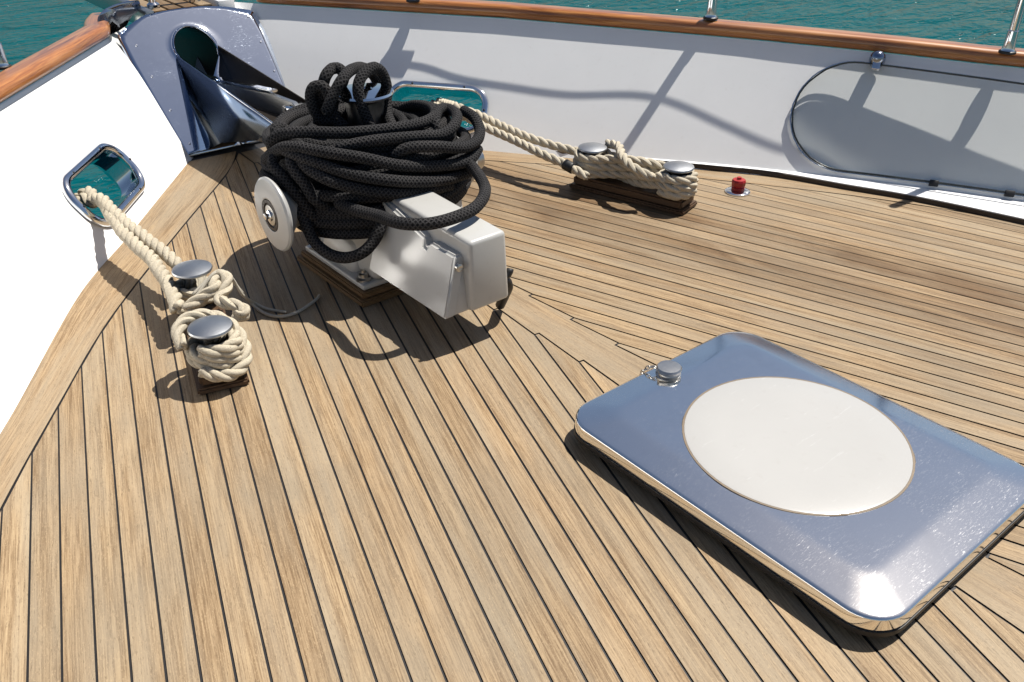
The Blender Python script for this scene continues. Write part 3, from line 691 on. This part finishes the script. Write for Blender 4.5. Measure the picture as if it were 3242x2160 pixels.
lathe('clamp', [(0.022, -0.02), (0.026, -0.012), (0.026, 0.018), (0.02, 0.026), (0, 0.028)], M['steel'], s1, (0.846, 2.862, 0.662), 'Z', 20)
GL = [(0.841, 2.888, 0.659), (0.979, 2.709, 0.689), (1.107, 2.532, 0.721), (1.261, 2.329, 0.754), (1.459, 2.077, 0.802), (1.72, 1.761, 0.857), (1.894, 1.458, 0.831), (2.017, 1.236, 0.826), (2.116, 1.074, 0.84), (2.3, 0.7, 0.88), (2.55, 0.2, 0.95)]
a = Acc().tube(smooth_path(GL, 0.02), 0.0048, 8)
gr = tag(a.obj('guard_rope', M['black']), 'thin rope running aft from the short stanchion clamp above the back rail', 'rope')
a = Acc().tube(smooth_path([(0.868, 2.853, 0.665), (0.90, 2.812, 0.672), (0.935, 2.768, 0.680)], 0.01), 0.016, 10); a.obj('sleeve', M['rubber'], gr)

# ------------------------------------------------------------------ bow fairing of polished plate
BN = Vector((0, -1, 0.95)).normalized()
def bowp(x, z, off=0.0): return Vector((x, 3.07+0.95*z, z))+BN*off
bow = thing('bow_fairing', 'polished steel fairing with round anchor hole and chute in the bow corner', 'bow fairing', (-0.03, 3.1, 0))
outl = [(-0.300, 0.003), (-0.318, 0.12), (-0.335, 0.238), (-0.352, 0.378), (-0.352, 0.478), (-0.25, 0.518), (-0.196, 0.536), (-0.092, 0.543), (0.0, 0.544), (0.10, 0.541), (0.20, 0.529), (0.26, 0.516), (0.332, 0.498), (0.345, 0.42), (0.340, 0.316), (0.330, 0.176), (0.31, 0.003)]
arch = [(-0.025, 0.003), (-0.020, 0.26), (0.060, 0.345)]+[(-0.029+0.102*math.cos(math.pi*k/16), 0.378+0.093*math.sin(math.pi*k/16)) for k in range(17)]+[(-0.118, 0.345), (-0.040, 0.26), (-0.035, 0.003)]
def along(L, k):
    V = [Vector((x, z)) for x, z in L]; d = [0]
    for a_, b_ in zip(V[:-1], V[1:]): d.append(d[-1]+(b_-a_).length)
    out_ = []; j = 0
    for i in range(k+1):
        s = d[-1]*i/k
        while j < len(d)-2 and d[j+1] < s: j += 1
        out_.append(V[j].lerp(V[j+1], (s-d[j])/max(1e-9, d[j+1]-d[j])))
    return out_
K = 72; oo = along(outl, K); ii = along(arch[::-1], K); bm = bmesh.new(); G = []
for a_, b_ in zip(oo, ii):
    col = []
    for q in range(11):
        p = a_.lerp(b_, q/10); lift = 0.006 if q == 10 else 0.002 if q == 9 else 0
        col.append(bm.verts.new(bowp(p.x, p.y, lift)))
    G.append(col)
for a_, b_ in zip(G[:-1], G[1:]):
    for q in range(10): bm.faces.new((a_[q], a_[q+1], b_[q+1], b_[q]))
bp = from_bm('face_plate', bm, M['plate'], bow, 60)
bp.modifiers.new('s', 'SOLIDIFY').thickness = 0.004
Acc().tube([bowp(x, z, 0.009) for x, z in arch[2:21]], 0.006, 8).obj('hole_rim', M['plate'], bow)
for x, z in ((-0.288, 0.43), (-0.283, 0.31), (-0.272, 0.18), (-0.256, 0.05), (0.292, 0.475), (0.296, 0.37), (0.294, 0.25)):
    lathe('screw', [(0.0, 0.0045), (0.005, 0.004), (0.007, 0.0)], M['steel'], bow, bowp(x, z, 0.003), BN.to_track_quat('Z', 'Y').to_matrix().to_4x4(), 12)
# the chute: sides, gusset, floor, end lip
Pp, Q, R_ = Vector((-0.136, 3.405, 0.375)), Vector((-0.155, 2.997, 0.065)), Vector((-0.200, 3.087, 0.012))
Eb, Et = Vector((-0.1545, 2.571, 0.187)), Vector((-0.1405, 2.43, 0.290))
def sheet_tri(name, tris, mat, th=0.004):
    bm = bmesh.new(); V = {}
    for t_ in tris:
        bm.faces.new([V.setdefault(tuple(p), None) or V.__setitem__(tuple(p), bm.verts.new(p)) or V[tuple(p)] for p in t_])
    o = from_bm(name, bm, mat, bow, 4); o.modifiers.new('s', 'SOLIDIFY').thickness = th; return o
sheet_tri('chute_side', [(Pp, Q, Eb, Et)], M['sky_tint'])
sheet_tri('gusset', [(Pp, R_, Q), (Pp, Vector((-0.150, 3.09, 0.012)), R_)], M['sky_tint'])
plate('chute_side', [(0.075, 3.44, 0.390), (0.075, 2.43, 0.305), (0.075, 2.6, 0.18), (0.075, 3.2, 0.06)], 0.005, M['pipe'], bow)
plate('chute_floor', [(-0.128, 3.38, 0.190), (-0.150, 2.50, 0.215), (0.070, 2.50, 0.215), (0.070, 3.38, 0.190)], 0.005, M['pipe'], bow)
sheet_tri('end_lip', [(Et, Eb, Eb+Vector((0.012, -0.075, 0.012))), (Et, Eb+Vector((0.012, -0.075, 0.012)), Et+Vector((0.008, -0.055, 0.004)))], M['steel'], 0.006)
ac = Acc(); ac.tube([Pp+Vector((0, 0, 0.002)), Et+Vector((0, 0, 0.002))], 0.0045, 8); ac.obj('edge_bead', M['steel'], bow)
# hawse pipe running forward from the hole
bm = bmesh.new(); rr = []
prof = arch[3:20]+[(-0.131, 0.185), (0.073, 0.185)]
for t_ in range(8):
    yy = 0.62*t_/7
    rr.append([bm.verts.new((x, 3.07+0.95*max(z, 0.33)*(1-t_/7)+0.95*0.38*(t_/7)+yy+0.004, z-0.03*t_/7-(0.02*t_/7 if z > 0.3 else 0))) for x, z in prof])
for a_, b_ in zip(rr[:-1], rr[1:]):
    for k in range(len(a_)): bm.faces.new((a_[k], a_[(k+1) % len(a_)], b_[(k+1) % len(b_)], b_[k]))
from_bm('hawse_pipe', bm, M['pipe'], bow, 40)

# anchor shank lying in the chute
an = thing('anchor_shank', 'steel anchor shank lying in the bow chute beside the black rope', 'anchor', (-0.04, 2.5, 0.3))
def shank_plate(name, prof, x0, x1, mat, par, bev=0.003):
    bm = bmesh.new(); vs = [bm.verts.new((x0, y, z)) for y, z in prof]; f_ = bm.faces.new(vs)
    ex = bmesh.ops.extrude_face_region(bm, geom=[f_]); bmesh.ops.translate(bm, vec=(x1-x0, 0, 0), verts=[v for v in ex['geom'] if isinstance(v, bmesh.types.BMVert)])
    bmesh.ops.bevel(bm, geom=list(bm.edges), offset=bev, segments=2, affect='EDGES'); return from_bm(name, bm, mat, par, 40)
shank_plate('web', [(3.50, 0.245), (2.62, 0.352), (2.42, 0.362), (2.37, 0.335), (2.40, 0.305), (2.75, 0.255), (3.22, 0.225)], -0.052, -0.028, M['dull'], an)
shank_plate('top_flange', [(3.50, 0.262), (2.60, 0.372), (2.60, 0.360), (3.50, 0.250)], -0.058, -0.022, M['steel'], an)
Acc().tube(smooth_path([(-0.075, 2.45, 0.335), (-0.055, 2.36, 0.345), (-0.03, 2.33, 0.34), (-0.005, 2.37, 0.335), (-0.005, 2.44, 0.335)], 0.01), 0.011, 10).obj('shackle', M['steel'], an)
lathe('pin', [(0.0, 0.0), (0.013, 0.0), (0.013, 0.085), (0.0, 0.085)], M['rubber'], an, (-0.085, 2.435, 0.335), 'X', 16)

# rail end casting at the head of the port rail
chk = thing('rail_chock', 'dark polished casting at forward end of the left rail', 'chock', (-0.42, 3.52, 0.5))
bm = bmesh.new()
secs = []
for t, (cx, cy, cz, w, h) in enumerate([(-0.365, 3.565, 0.528, 0.072, 0.050), (-0.335, 3.60, 0.532, 0.076, 0.056), (-0.29, 3.63, 0.540, 0.068, 0.054), (-0.24, 3.665, 0.556, 0.048, 0.036), (-0.18, 3.70, 0.562, 0.034, 0.024)]):
    d = Vector((-0.62, 0.78, 0)) if t < 2 else Vector((-0.7, 0.7, 0))
    secs.append([bm.verts.new(Vector((cx, cy, cz))+Vector((-0.78, -0.62, 0))*(a_*w*2)+Vector((0, 0, b_*h*2))) for a_, b_ in rounded_rect(1.0, 1.0, 0.32, 4)])
for a_, b_ in zip(secs[:-1], secs[1:]):
    for k in range(len(a_)): bm.faces.new((a_[k], a_[(k+1) % len(a_)], b_[(k+1) % len(a_)], b_[k]))
bm.faces.new(secs[0][::-1]); bm.faces.new(secs[-1])
from_bm('casting', bm, M['navy'], chk, 50)
# bowsprit platform seen over the top of the fairing
bs = thing('bow_platform', 'teak slatted bow platform just beyond the steel fairing', 'platform', (0, 4.1, 0.5))
for k in range(4):
    x = -0.125+0.075*k; wood_box('slat', [(x, 3.63), (x+0.064, 3.63), (x+0.064, 5.0), (x, 5.0)], 0.515, 0.54, M['teak'], bs, (0, 1), 0.003)
box('beam', (-0.175, 3.60, 0.46), (-0.135, 5.0, 0.55), M['dull'], bs); box('beam', (0.185, 3.60, 0.44), (0.27, 5.0, 0.555), M['white'], bs)
lathe('post', [(0.03, 0), (0.03, 0.02), (0.018, 0.03), (0.018, 0.5), (0, 0.5)], M['steel'], bs, (-0.10, 3.70, 0.54), 'Z', 20)
lathe('post', [(0.03, 0), (0.03, 0.02), (0.018, 0.03), (0.018, 0.5), (0, 0.5)], M['steel'], bs, (0.12, 3.74, 0.54), 'Z', 20)

# ------------------------------------------------------------------ windlass
CX = -0.145
wd = thing('windlass', 'white anchor windlass with gearbox on teak pad, buried in black rope', 'windlass', (CX, 1.58, 0))
pad = wood_box('pad', [(-0.405, 1.35), (0.115, 1.35), (0.115, 1.80), (-0.405, 1.80)], 0.001, 0.024, M['pad_wood'], wd, (0, 1), 0.005)
wood_box('upper_layer', [(-0.392, 1.363), (0.102, 1.363), (0.102, 1.787), (-0.392, 1.787)], 0.024, 0.044, M['pad_wood'], pad, (0, 1), 0.004)
box('base', (-0.380, 1.378, 0.044), (0.090, 1.772, 0.064), M['alu'], wd, 0.006, 3)
for x, y in ((-0.354, 1.416), (-0.354, 1.735), (0.062, 1.416), (0.062, 1.735)):
    lathe('bolt', [(0.026, 0.0), (0.026, 0.008), (0.020, 0.010), (0.016, 0.012), (0.016, 0.024), (0.008, 0.027), (0.008, 0.036), (0, 0.037)], M['dull'], wd, (x, y, 0.063), 'Z', 18)
bm = bmesh.new(); box_bm(bm, (-0.345, 1.365, 0.060), (0.055, 1.755, 0.29), 0.035, 4, (0.03, -0.03, 0.0, -0.02)); box_bm(bm, (-0.37, 1.46, 0.058), (-0.20, 1.70, 0.17), 0.03, 4, (0.03, 0, 0.02, -0.02))
from_bm('housing', bm, M['alu'], wd, 40)
# motor box that overhangs aft, clear of the deck
mb = bmesh.new(); box_bm(mb, (-0.346, 0.963, 0.1125), (-0.128, 1.375, 0.252), 0.007, 3, (0.046, 0.0, 0.022, 0.0))
gbx = from_bm('motor_box', mb, M['alu'], wd, 40)
def slab(name, pts, x0, x1, par, bev=0.007, lean=0.0):   # side profile (y, z) pushed out along x
    bm = bmesh.new(); vs = [bm.verts.new((x0+lean*(z-0.11), y, z)) for y, z in pts]; f_ = bm.faces.new(vs)
    ex = bmesh.ops.extrude_face_region(bm, geom=[f_]); bmesh.ops.translate(bm, vec=(x1-x0, 0, 0), verts=[v for v in ex['geom'] if isinstance(v, bmesh.types.BMVert)])
    bmesh.ops.bevel(bm, geom=list(bm.edges), offset=bev, segments=3, affect='EDGES'); return from_bm(name, bm, M['alu'], par, 40)
slab('side_cheek', [(0.9605, 0.1115), (1.385, 0.1115), (1.385, 0.335), (1.262, 0.314), (1.140, 0.294), (1.130, 0.270), (1.118, 0.268), (1.108, 0.290), (0.985, 0.290)], -0.354, -0.312, gbx, 0.007, 0.34)
cov = bmesh.new(); box_bm(cov, (-0.268, 0.945, 0.1125), (-0.122, 1.385, 0.336), 0.014, 4, (0.004, -0.008, 0.006, 0.0))
for v in cov.verts:
    if v.co.z > 0.25 and v.co.y > 1.2: v.co.z += 0.012
from_bm('cover', cov, M['alu'], wd, 40)
lathe('cover_bolt', [(0.012, 0.0), (0.012, 0.010), (0.007, 0.012), (0, 0.010)], M['dull'], wd, (-0.292, 0.972, 0.262), '-Y', 16)
gl = Acc(); gl.tube(smooth_path([(-0.135, 1.02, 0.15), (-0.105, 1.00, 0.15), (-0.085, 1.00, 0.12), (-0.075, 1.03, 0.07), (-0.07, 1.06, 0.02)], 0.01), 0.016, 10); gl.tube(smooth_path([(-0.128, 1.0, 0.165), (-0.10, 0.985, 0.165), (-0.088, 0.985, 0.185)], 0.008), 0.011, 8)
gl.obj('cable_gland', M['rubber'], wd)
# warping drums on both ends
def drum(side, x, y, z, sc=1.0):
    R = '-X' if side < 0 else 'X'
    d = lathe('warping_drum', [(r_*sc, z_) for r_, z_ in [(0.055, -0.20), (0.055, -0.075), (0.06, -0.05), (0.085, -0.025), (0.114, -0.008), (0.120, -0.002), (0.120, 0.004), (0.114, 0.010), (0.060, 0.015), (0.054, 0.014), (0.052, 0.002), (0.0, 0.002)]], M['alu'], wd, (x, y, z), R, 56)
    h = lathe('hub', [(r_*sc, z_) for r_, z_ in [(0.0515, 0.001), (0.050, 0.0135), (0.041, 0.0145), (0.038, 0.010), (0.030, 0.010), (0.0, 0.010)]], M['curb'], d, (x, y, z), R, 36)
    lathe('washer', [(0.033, 0.008), (0.033, 0.0135), (0.024, 0.015), (0.0, 0.015)], M['dull'], h, (x, y, z), R, 28)
    lathe('nut', [(0.018, 0.012), (0.018, 0.020), (0.010, 0.023), (0.010, 0.032), (0, 0.033)], M['steel'], h, (x, y, z), R, 18)
drum(-1, -0.545, 1.606, 0.283); drum(1, 0.205, 1.625, 0.283, 0.75)
lathe('shaft', [(0.042, -0.41), (0.042, 0.41)], M['dull'], wd, (CX, 1.606, 0.283), 'X', 24)
cpn = lathe('capstan', [(0.10, 0.28), (0.098, 0.33), (0.078, 0.37), (0.064, 0.43), (0.060, 0.50), (0.066, 0.555), (0.080, 0.570)], M['dull'], wd, (CX+0.005, 1.682, 0), 'Z', 44)
lathe('cap_plate', [(0.080, 0.568), (0.096, 0.571), (0.099, 0.577), (0.096, 0.584), (0.03, 0.590), (0.028, 0.586), (0, 0.586)], M['steel'], cpn, (CX+0.005, 1.682, 0), 'Z', 48)

# ------------------------------------------------------------------ the heap of black rope
RB = 0.0185
heap = Acc()
for k, q in PATHS.items():
    if k.startswith(('arch', 'front', 'hang', 'left_', 'top_', 'mid_')): heap.tube(smooth_path(q, 0.009), RB, 12)
rnd = random.Random(5)
for lvl in range(30):
    t_ = lvl/29; z0 = 0.205+0.255*t_; rx = 0.335+rnd.uniform(-0.06, 0.03)-0.03*abs(t_-0.5)*2; ry = 0.275+rnd.uniform(-0.045, 0.035); ph = rnd.uniform(0, 6.28); tl = rnd.uniform(0.0, 0.042); sk = rnd.uniform(0, 6.28)
    if lvl < 6: rx -= 0.055; ry -= 0.03
    cx, cy = CX+0.01+rnd.uniform(-0.02, 0.025), 1.685+rnd.uniform(-0.02, 0.02); pts = []
    for k in range(22):
        a_ = 2*math.pi*k/22; w_ = 1+0.06*math.sin(2*a_+sk)+0.035*math.sin(3*a_+ph)
        ux, uy = rx*w_*math.cos(a_), ry*w_*math.sin(a_)
        pts.append((cx+ux*0.775+uy*0.632, cy-ux*0.632*0.9+uy*0.775, z0+tl*math.sin(a_+ph)+0.016*math.sin(2*a_+sk)))
    heap.tube(smooth_path(pts, 0.012, True), RB, 10, True)
for lvl in range(7):
    z0 = 0.235+0.016*lvl; ph = rnd.uniform(0, 6.28); rx = 0.31+rnd.uniform(-0.02, 0.02); ry = 0.275+rnd.uniform(-0.02, 0.03)
    heap.tube(smooth_path([(CX-0.02+rx*math.cos(a_)*0.775+ry*math.sin(a_)*0.632, 1.625-rx*math.cos(a_)*0.632*0.9+ry*math.sin(a_)*0.775, z0+0.02*math.sin(a_+ph)) for a_ in [2*math.pi*k/20 for k in range(20)]], 0.012, True), RB, 10, True)
for lvl in range(8):
    r_ = 0.10+0.017*lvl; z0 = 0.475-0.012*lvl; ph = rnd.uniform(0, 6.28)
    heap.tube(smooth_path([(CX+0.01+r_*1.25*math.cos(2*math.pi*k/14), 1.69+r_*1.2*math.sin(2*math.pi*k/14), z0+0.016*math.sin(2*math.pi*k/14+ph)) for k in range(14)], 0.012, True), RB, 10, True)
tag(heap.obj('black_rope', M['black']), 'heap of thick black braided rope coiled over the windlass', 'rope')

# ------------------------------------------------------------------ bollards
def bollard(pa, pb, blk, zb, label):
    c = (Vector(pa)+Vector(pb))/2
    t = thing('bollard', label, 'bollard', (c.x, c.y, 0), 0, 'twin post mooring bollards')
    al = Vector(pb)-Vector(pa); ax = al.normalized(); sd_ = Vector((ax.y, -ax.x)); hl, hw = blk
    cs = [c+ax*a_*hl+sd_*b_*hw for a_, b_ in ((-1, -1), (-1, 1), (1, 1), (1, -1))]; top = [c+ax*a_*(hl-0.012)+sd_*b_*(hw-0.010) for a_, b_ in ((-1, -1), (-1, 1), (1, 1), (1, -1))]
    wood_box('wooden_base', [(q.x, q.y) for q in cs], 0.001, 0.020, M['dark_teak'], t, (ax.x, ax.y), 0.005)
    wood_box('upper_base', [(q.x, q.y) for q in top], 0.018, zb, M['dark_teak'], t, (ax.x, ax.y), 0.008)
    for q in (pa, pb):
        p = lathe('post', [(0.052, zb), (0.052, zb+0.006), (0.040, zb+0.012), (0.036, zb+0.04), (0.036, zb+0.085), (0.046, 0.160)], M['steel'], t, (q[0], q[1], 0), 'Z', 36)
        lathe('cap', [(0.046, 0.158), (0.058, 0.163), (0.061, 0.168), (0.059, 0.173), (0.040, 0.179), (0.0, 0.182)], M['capm'], p, (q[0], q[1], 0), 'Z', 44)
    return t
bollard((-0.924, 1.262), (-0.824, 1.633), (0.262, 0.070), 0.052, 'left roped bollard with two steel caps, beside the left bulwark')
bollard((0.998, 1.272), (0.892, 1.648), (0.262, 0.070), 0.055, 'right roped bollard with two steel caps, before the back bulwark')

def turns(P2, c, r, z0, z1, n, a0, cw=1):
    k = int(n*18); return P2+[(c[0]+r*math.cos(a0+cw*2*math.pi*n*j/k), c[1]+r*math.sin(a0+cw*2*math.pi*n*j/k), lerp(z0, z1, j/k)) for j in range(k+1)]
def fig8(pa, pb, r, z0, dz, n):
    A, B = Vector(pa), Vector(pb); ax = (B-A).normalized(); an_ = math.atan2(ax.y, ax.x); out_ = []
    for k in range(n):
        z = z0+dz*k
        for j in range(13):
            a_ = an_+math.radians(60)+math.radians(240)*j/12; out_.append((A.x+r*math.cos(a_), A.y+r*math.sin(a_), z))
        m_ = (A+B)/2; out_.append((m_.x, m_.y, z+0.020))
        for j in range(13):
            a_ = an_+math.radians(120)-math.radians(240)*j/12; out_.append((B.x+r*math.cos(a_), B.y+r*math.sin(a_), z+0.006))
        out_.append((m_.x, m_.y, z-0.008))
    return out_
RS = 0.0185
# starboard mooring rope
rp = Acc(); pa, pb = (0.998, 1.272), (0.892, 1.648)
rp.strands(smooth_path([(0.80, 2.62, 0.16)]+PATHS['stb_line_a'], 0.006), RS); rp.strands(smooth_path([(0.78, 2.64, 0.15)]+PATHS['stb_line_b'], 0.006), RS)
rp.strands(smooth_path(fig8(pa, pb, 0.060, 0.073, 0.031, 3), 0.006), RS)
rp.strands(smooth_path(turns([], pb, 0.062, 0.075, 0.135, 2.2, 0.5), 0.006), RS)
rp.strands(smooth_path(turns([], pa, 0.064, 0.072, 0.13, 2.1, 2.5), 0.006), RS)
rp.strands(smooth_path(PATHS['stb_hitch'], 0.006), RS)
sr = tag(rp.obj('mooring_rope', M['cream']), 'clean cream twisted mooring rope from back fairlead to the right bollard', 'rope', 'cream mooring ropes')
wh = Acc().tube(smooth_path([q for q in PATHS['stb_line_b'][5:7]], 0.01), RS*1.15, 12); 
pq = [Vector(q) for q in PATHS['stb_line_b']]; mid = pq[5].lerp(pq[6], 0.45); dr = (pq[6]-pq[5]).normalized()
Acc().tube([mid-dr*0.022, mid-dr*0.008, mid+dr*0.008, mid+dr*0.022], RS*1.22, 12).obj('whipping', M['rubber'], sr)
# port mooring rope
lp = Acc(); pa, pb = (-0.924, 1.262), (-0.824, 1.633)
lp.strands(smooth_path([(-0.97, 2.53, 0.10), (-0.90, 2.47, 0.155)]+PATHS['port_line_a'], 0.006), 0.0225, 0.12, wob=0.12)
lp.strands(smooth_path([(-0.93, 2.56, 0.11), (-0.87, 2.50, 0.165)]+PATHS['port_line_b'], 0.006), 0.0215, 0.12, wob=0.12)
lp.strands(smooth_path(turns([], pa, 0.060, 0.074, 0.128, 2.6, 1.2, -1), 0.006), RS)
lp.strands(smooth_path([(pa[0]+(0.080+0.016*max(0, math.sin(a_)))*math.cos(a_), pa[1]+(0.080+0.016*max(0, math.sin(a_)))*math.sin(a_), 0.116+0.050*math.sin(a_-0.25)+0.004*(a_-2.2)) for a_ in [3.1-0.35*j for j in range(0, 17)]], 0.006), RS)
lp.strands(smooth_path(turns([], pb, 0.060, 0.075, 0.115, 1.4, 2.0), 0.006), RS)
lp.strands(smooth_path(PATHS['port_knot'], 0.006), RS)
lr = tag(lp.obj('mooring_rope', M['fuzzy']), 'fuzzy worn cream mooring rope from left fairlead to the left bollard', 'rope', 'cream mooring ropes')
cd = Acc(); cd.tube(smooth_path(PATHS['cord_a'], 0.008), 0.0052, 8); cd.tube(smooth_path(PATHS['cord_b'], 0.008), 0.0048, 8)
tag(cd.obj('cord', M['cord']), 'thin grey cord trailing over the deck from the left bollard', 'cord')

# ------------------------------------------------------------------ deck filler
fl = thing('deck_filler', 'red plug in round steel deck plate near the back bulwark', 'deck filler', (1.318, 1.212, 0))
lathe('flange', [(0.052, 0.0005), (0.052, 0.005), (0.046, 0.009), (0.030, 0.010), (0, 0.010)], M['steel'], fl, (1.318, 1.212, 0), 'Z', 36)
pl = lathe('plug', [(0.026, 0.009), (0.028, 0.014), (0.028, 0.022), (0.024, 0.026), (0.029, 0.032), (0.030, 0.048), (0.026, 0.056), (0.010, 0.058), (0.009, 0.066), (0.0, 0.067)], M['red'], fl, (1.318, 1.212, 0), 'Z', 10, 20)

# ------------------------------------------------------------------ deck hatch
ht = thing('deck_hatch', 'polished steel deck hatch with round white window', 'hatch', (-0.008, 0.0, 0))
HX, HY, HR = 0.352, 0.450, 0.088
def rr_pts(inset_, seg=10): return rounded_rect(2*(HX-inset_), 2*(HY-inset_), max(0.012, HR-inset_*0.45), seg)
bm = bmesh.new(); prof = [(0.020, 0.030), (0.004, 0.030), (0.0005, 0.034), (0.0, 0.040), (0.0, 0.064), (0.0012, 0.0675), (0.004, 0.0698), (0.009, 0.0711), (0.018, 0.0728), (0.045, 0.0777), (0.070, 0.0822), (0.082, 0.0842), (0.092, 0.0852), (0.104, 0.0855)]
rings = [[bm.verts.new((x-0.008, y, z)) for x, y in rr_pts(i_)] for i_, z in prof]
WR = 0.270; n_ = len(rings[0]); ang0 = [math.atan2(v.co.y, v.co.x+0.008) for v in rings[-1]]
rings.append([bm.verts.new((-0.008+WR*math.cos(a_), WR*math.sin(a_), 0.0858)) for a_ in ang0])
rings.append([bm.verts.new((-0.008+(WR-0.003)*math.cos(a_), (WR-0.003)*math.sin(a_), 0.082)) for a_ in ang0])
for a_, b_ in zip(rings[:-1], rings[1:]):
    for k in range(n_): bm.faces.new((a_[k], a_[(k+1) % n_], b_[(k+1) % n_], b_[k]))
lid = from_bm('lid', bm, M['lid'], ht, 42)
lathe('sealant_ring', [(0.2695, 0.0850), (0.2685, 0.0868), (0.264, 0.0870), (0.262, 0.084)], M['sealant'], lid, (-0.008, 0, 0), 'Z', 72)
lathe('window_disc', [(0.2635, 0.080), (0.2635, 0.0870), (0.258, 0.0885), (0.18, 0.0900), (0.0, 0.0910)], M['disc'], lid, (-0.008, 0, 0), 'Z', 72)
bm = bmesh.new(); lo = [bm.verts.new((x-0.008, y, 0.0)) for x, y in rr_pts(0.035)]; hi = [bm.verts.new((x-0.008, y, 0.034)) for x, y in rr_pts(0.030)]
for k in range(len(lo)): bm.faces.new((lo[k], lo[(k+1) % len(lo)], hi[(k+1) % len(lo)], hi[k]))
gk = [[bm.verts.new((x-0.008, y, z)) for x, y in rr_pts(i_)] for i_, z in ((0.012, 0.020), (-0.0015, 0.022), (-0.0015, 0.0335), (0.012, 0.0345))]
for a_, b_ in zip(gk[:-1], gk[1:]):
    for k in range(len(a_)): bm.faces.new((a_[k], a_[(k+1) % len(a_)], b_[(k+1) % len(a_)], b_[k]))
bm.faces.new(hi); from_bm('coaming', bm, M['rubber'], ht, 40)
kn = lathe('knob', [(0.034, 0.0), (0.035, 0.004), (0.028, 0.007), (0.027, 0.012), (0.033, 0.015), (0.0345, 0.023), (0.031, 0.027), (0.0, 0.029)], M['dull'], ht, (-0.028, 0.388, 0.080), 'Z', 32)
ch = Acc(); link = [(-0.040, 0.418, 0.090), (-0.047, 0.432, 0.094), (-0.050, 0.446, 0.082), (-0.056, 0.456, 0.068), (-0.050, 0.462, 0.045)]
pth = smooth_path(link, 0.012)
for i in range(len(pth)-1):
    mdl = (pth[i]+pth[i+1])/2; d = (pth[i+1]-pth[i]).normalized(); s_ = d.cross(Vector((0, 0, 1)) if i % 2 else Vector((1, 0, 0.2))).normalized()
    ch.tube([mdl+d*0.009*math.cos(2*math.pi*k/10)+s_*0.005*math.sin(2*math.pi*k/10) for k in range(10)], 0.0018, 6, True)
ch.obj('chain', M['dull'], kn)
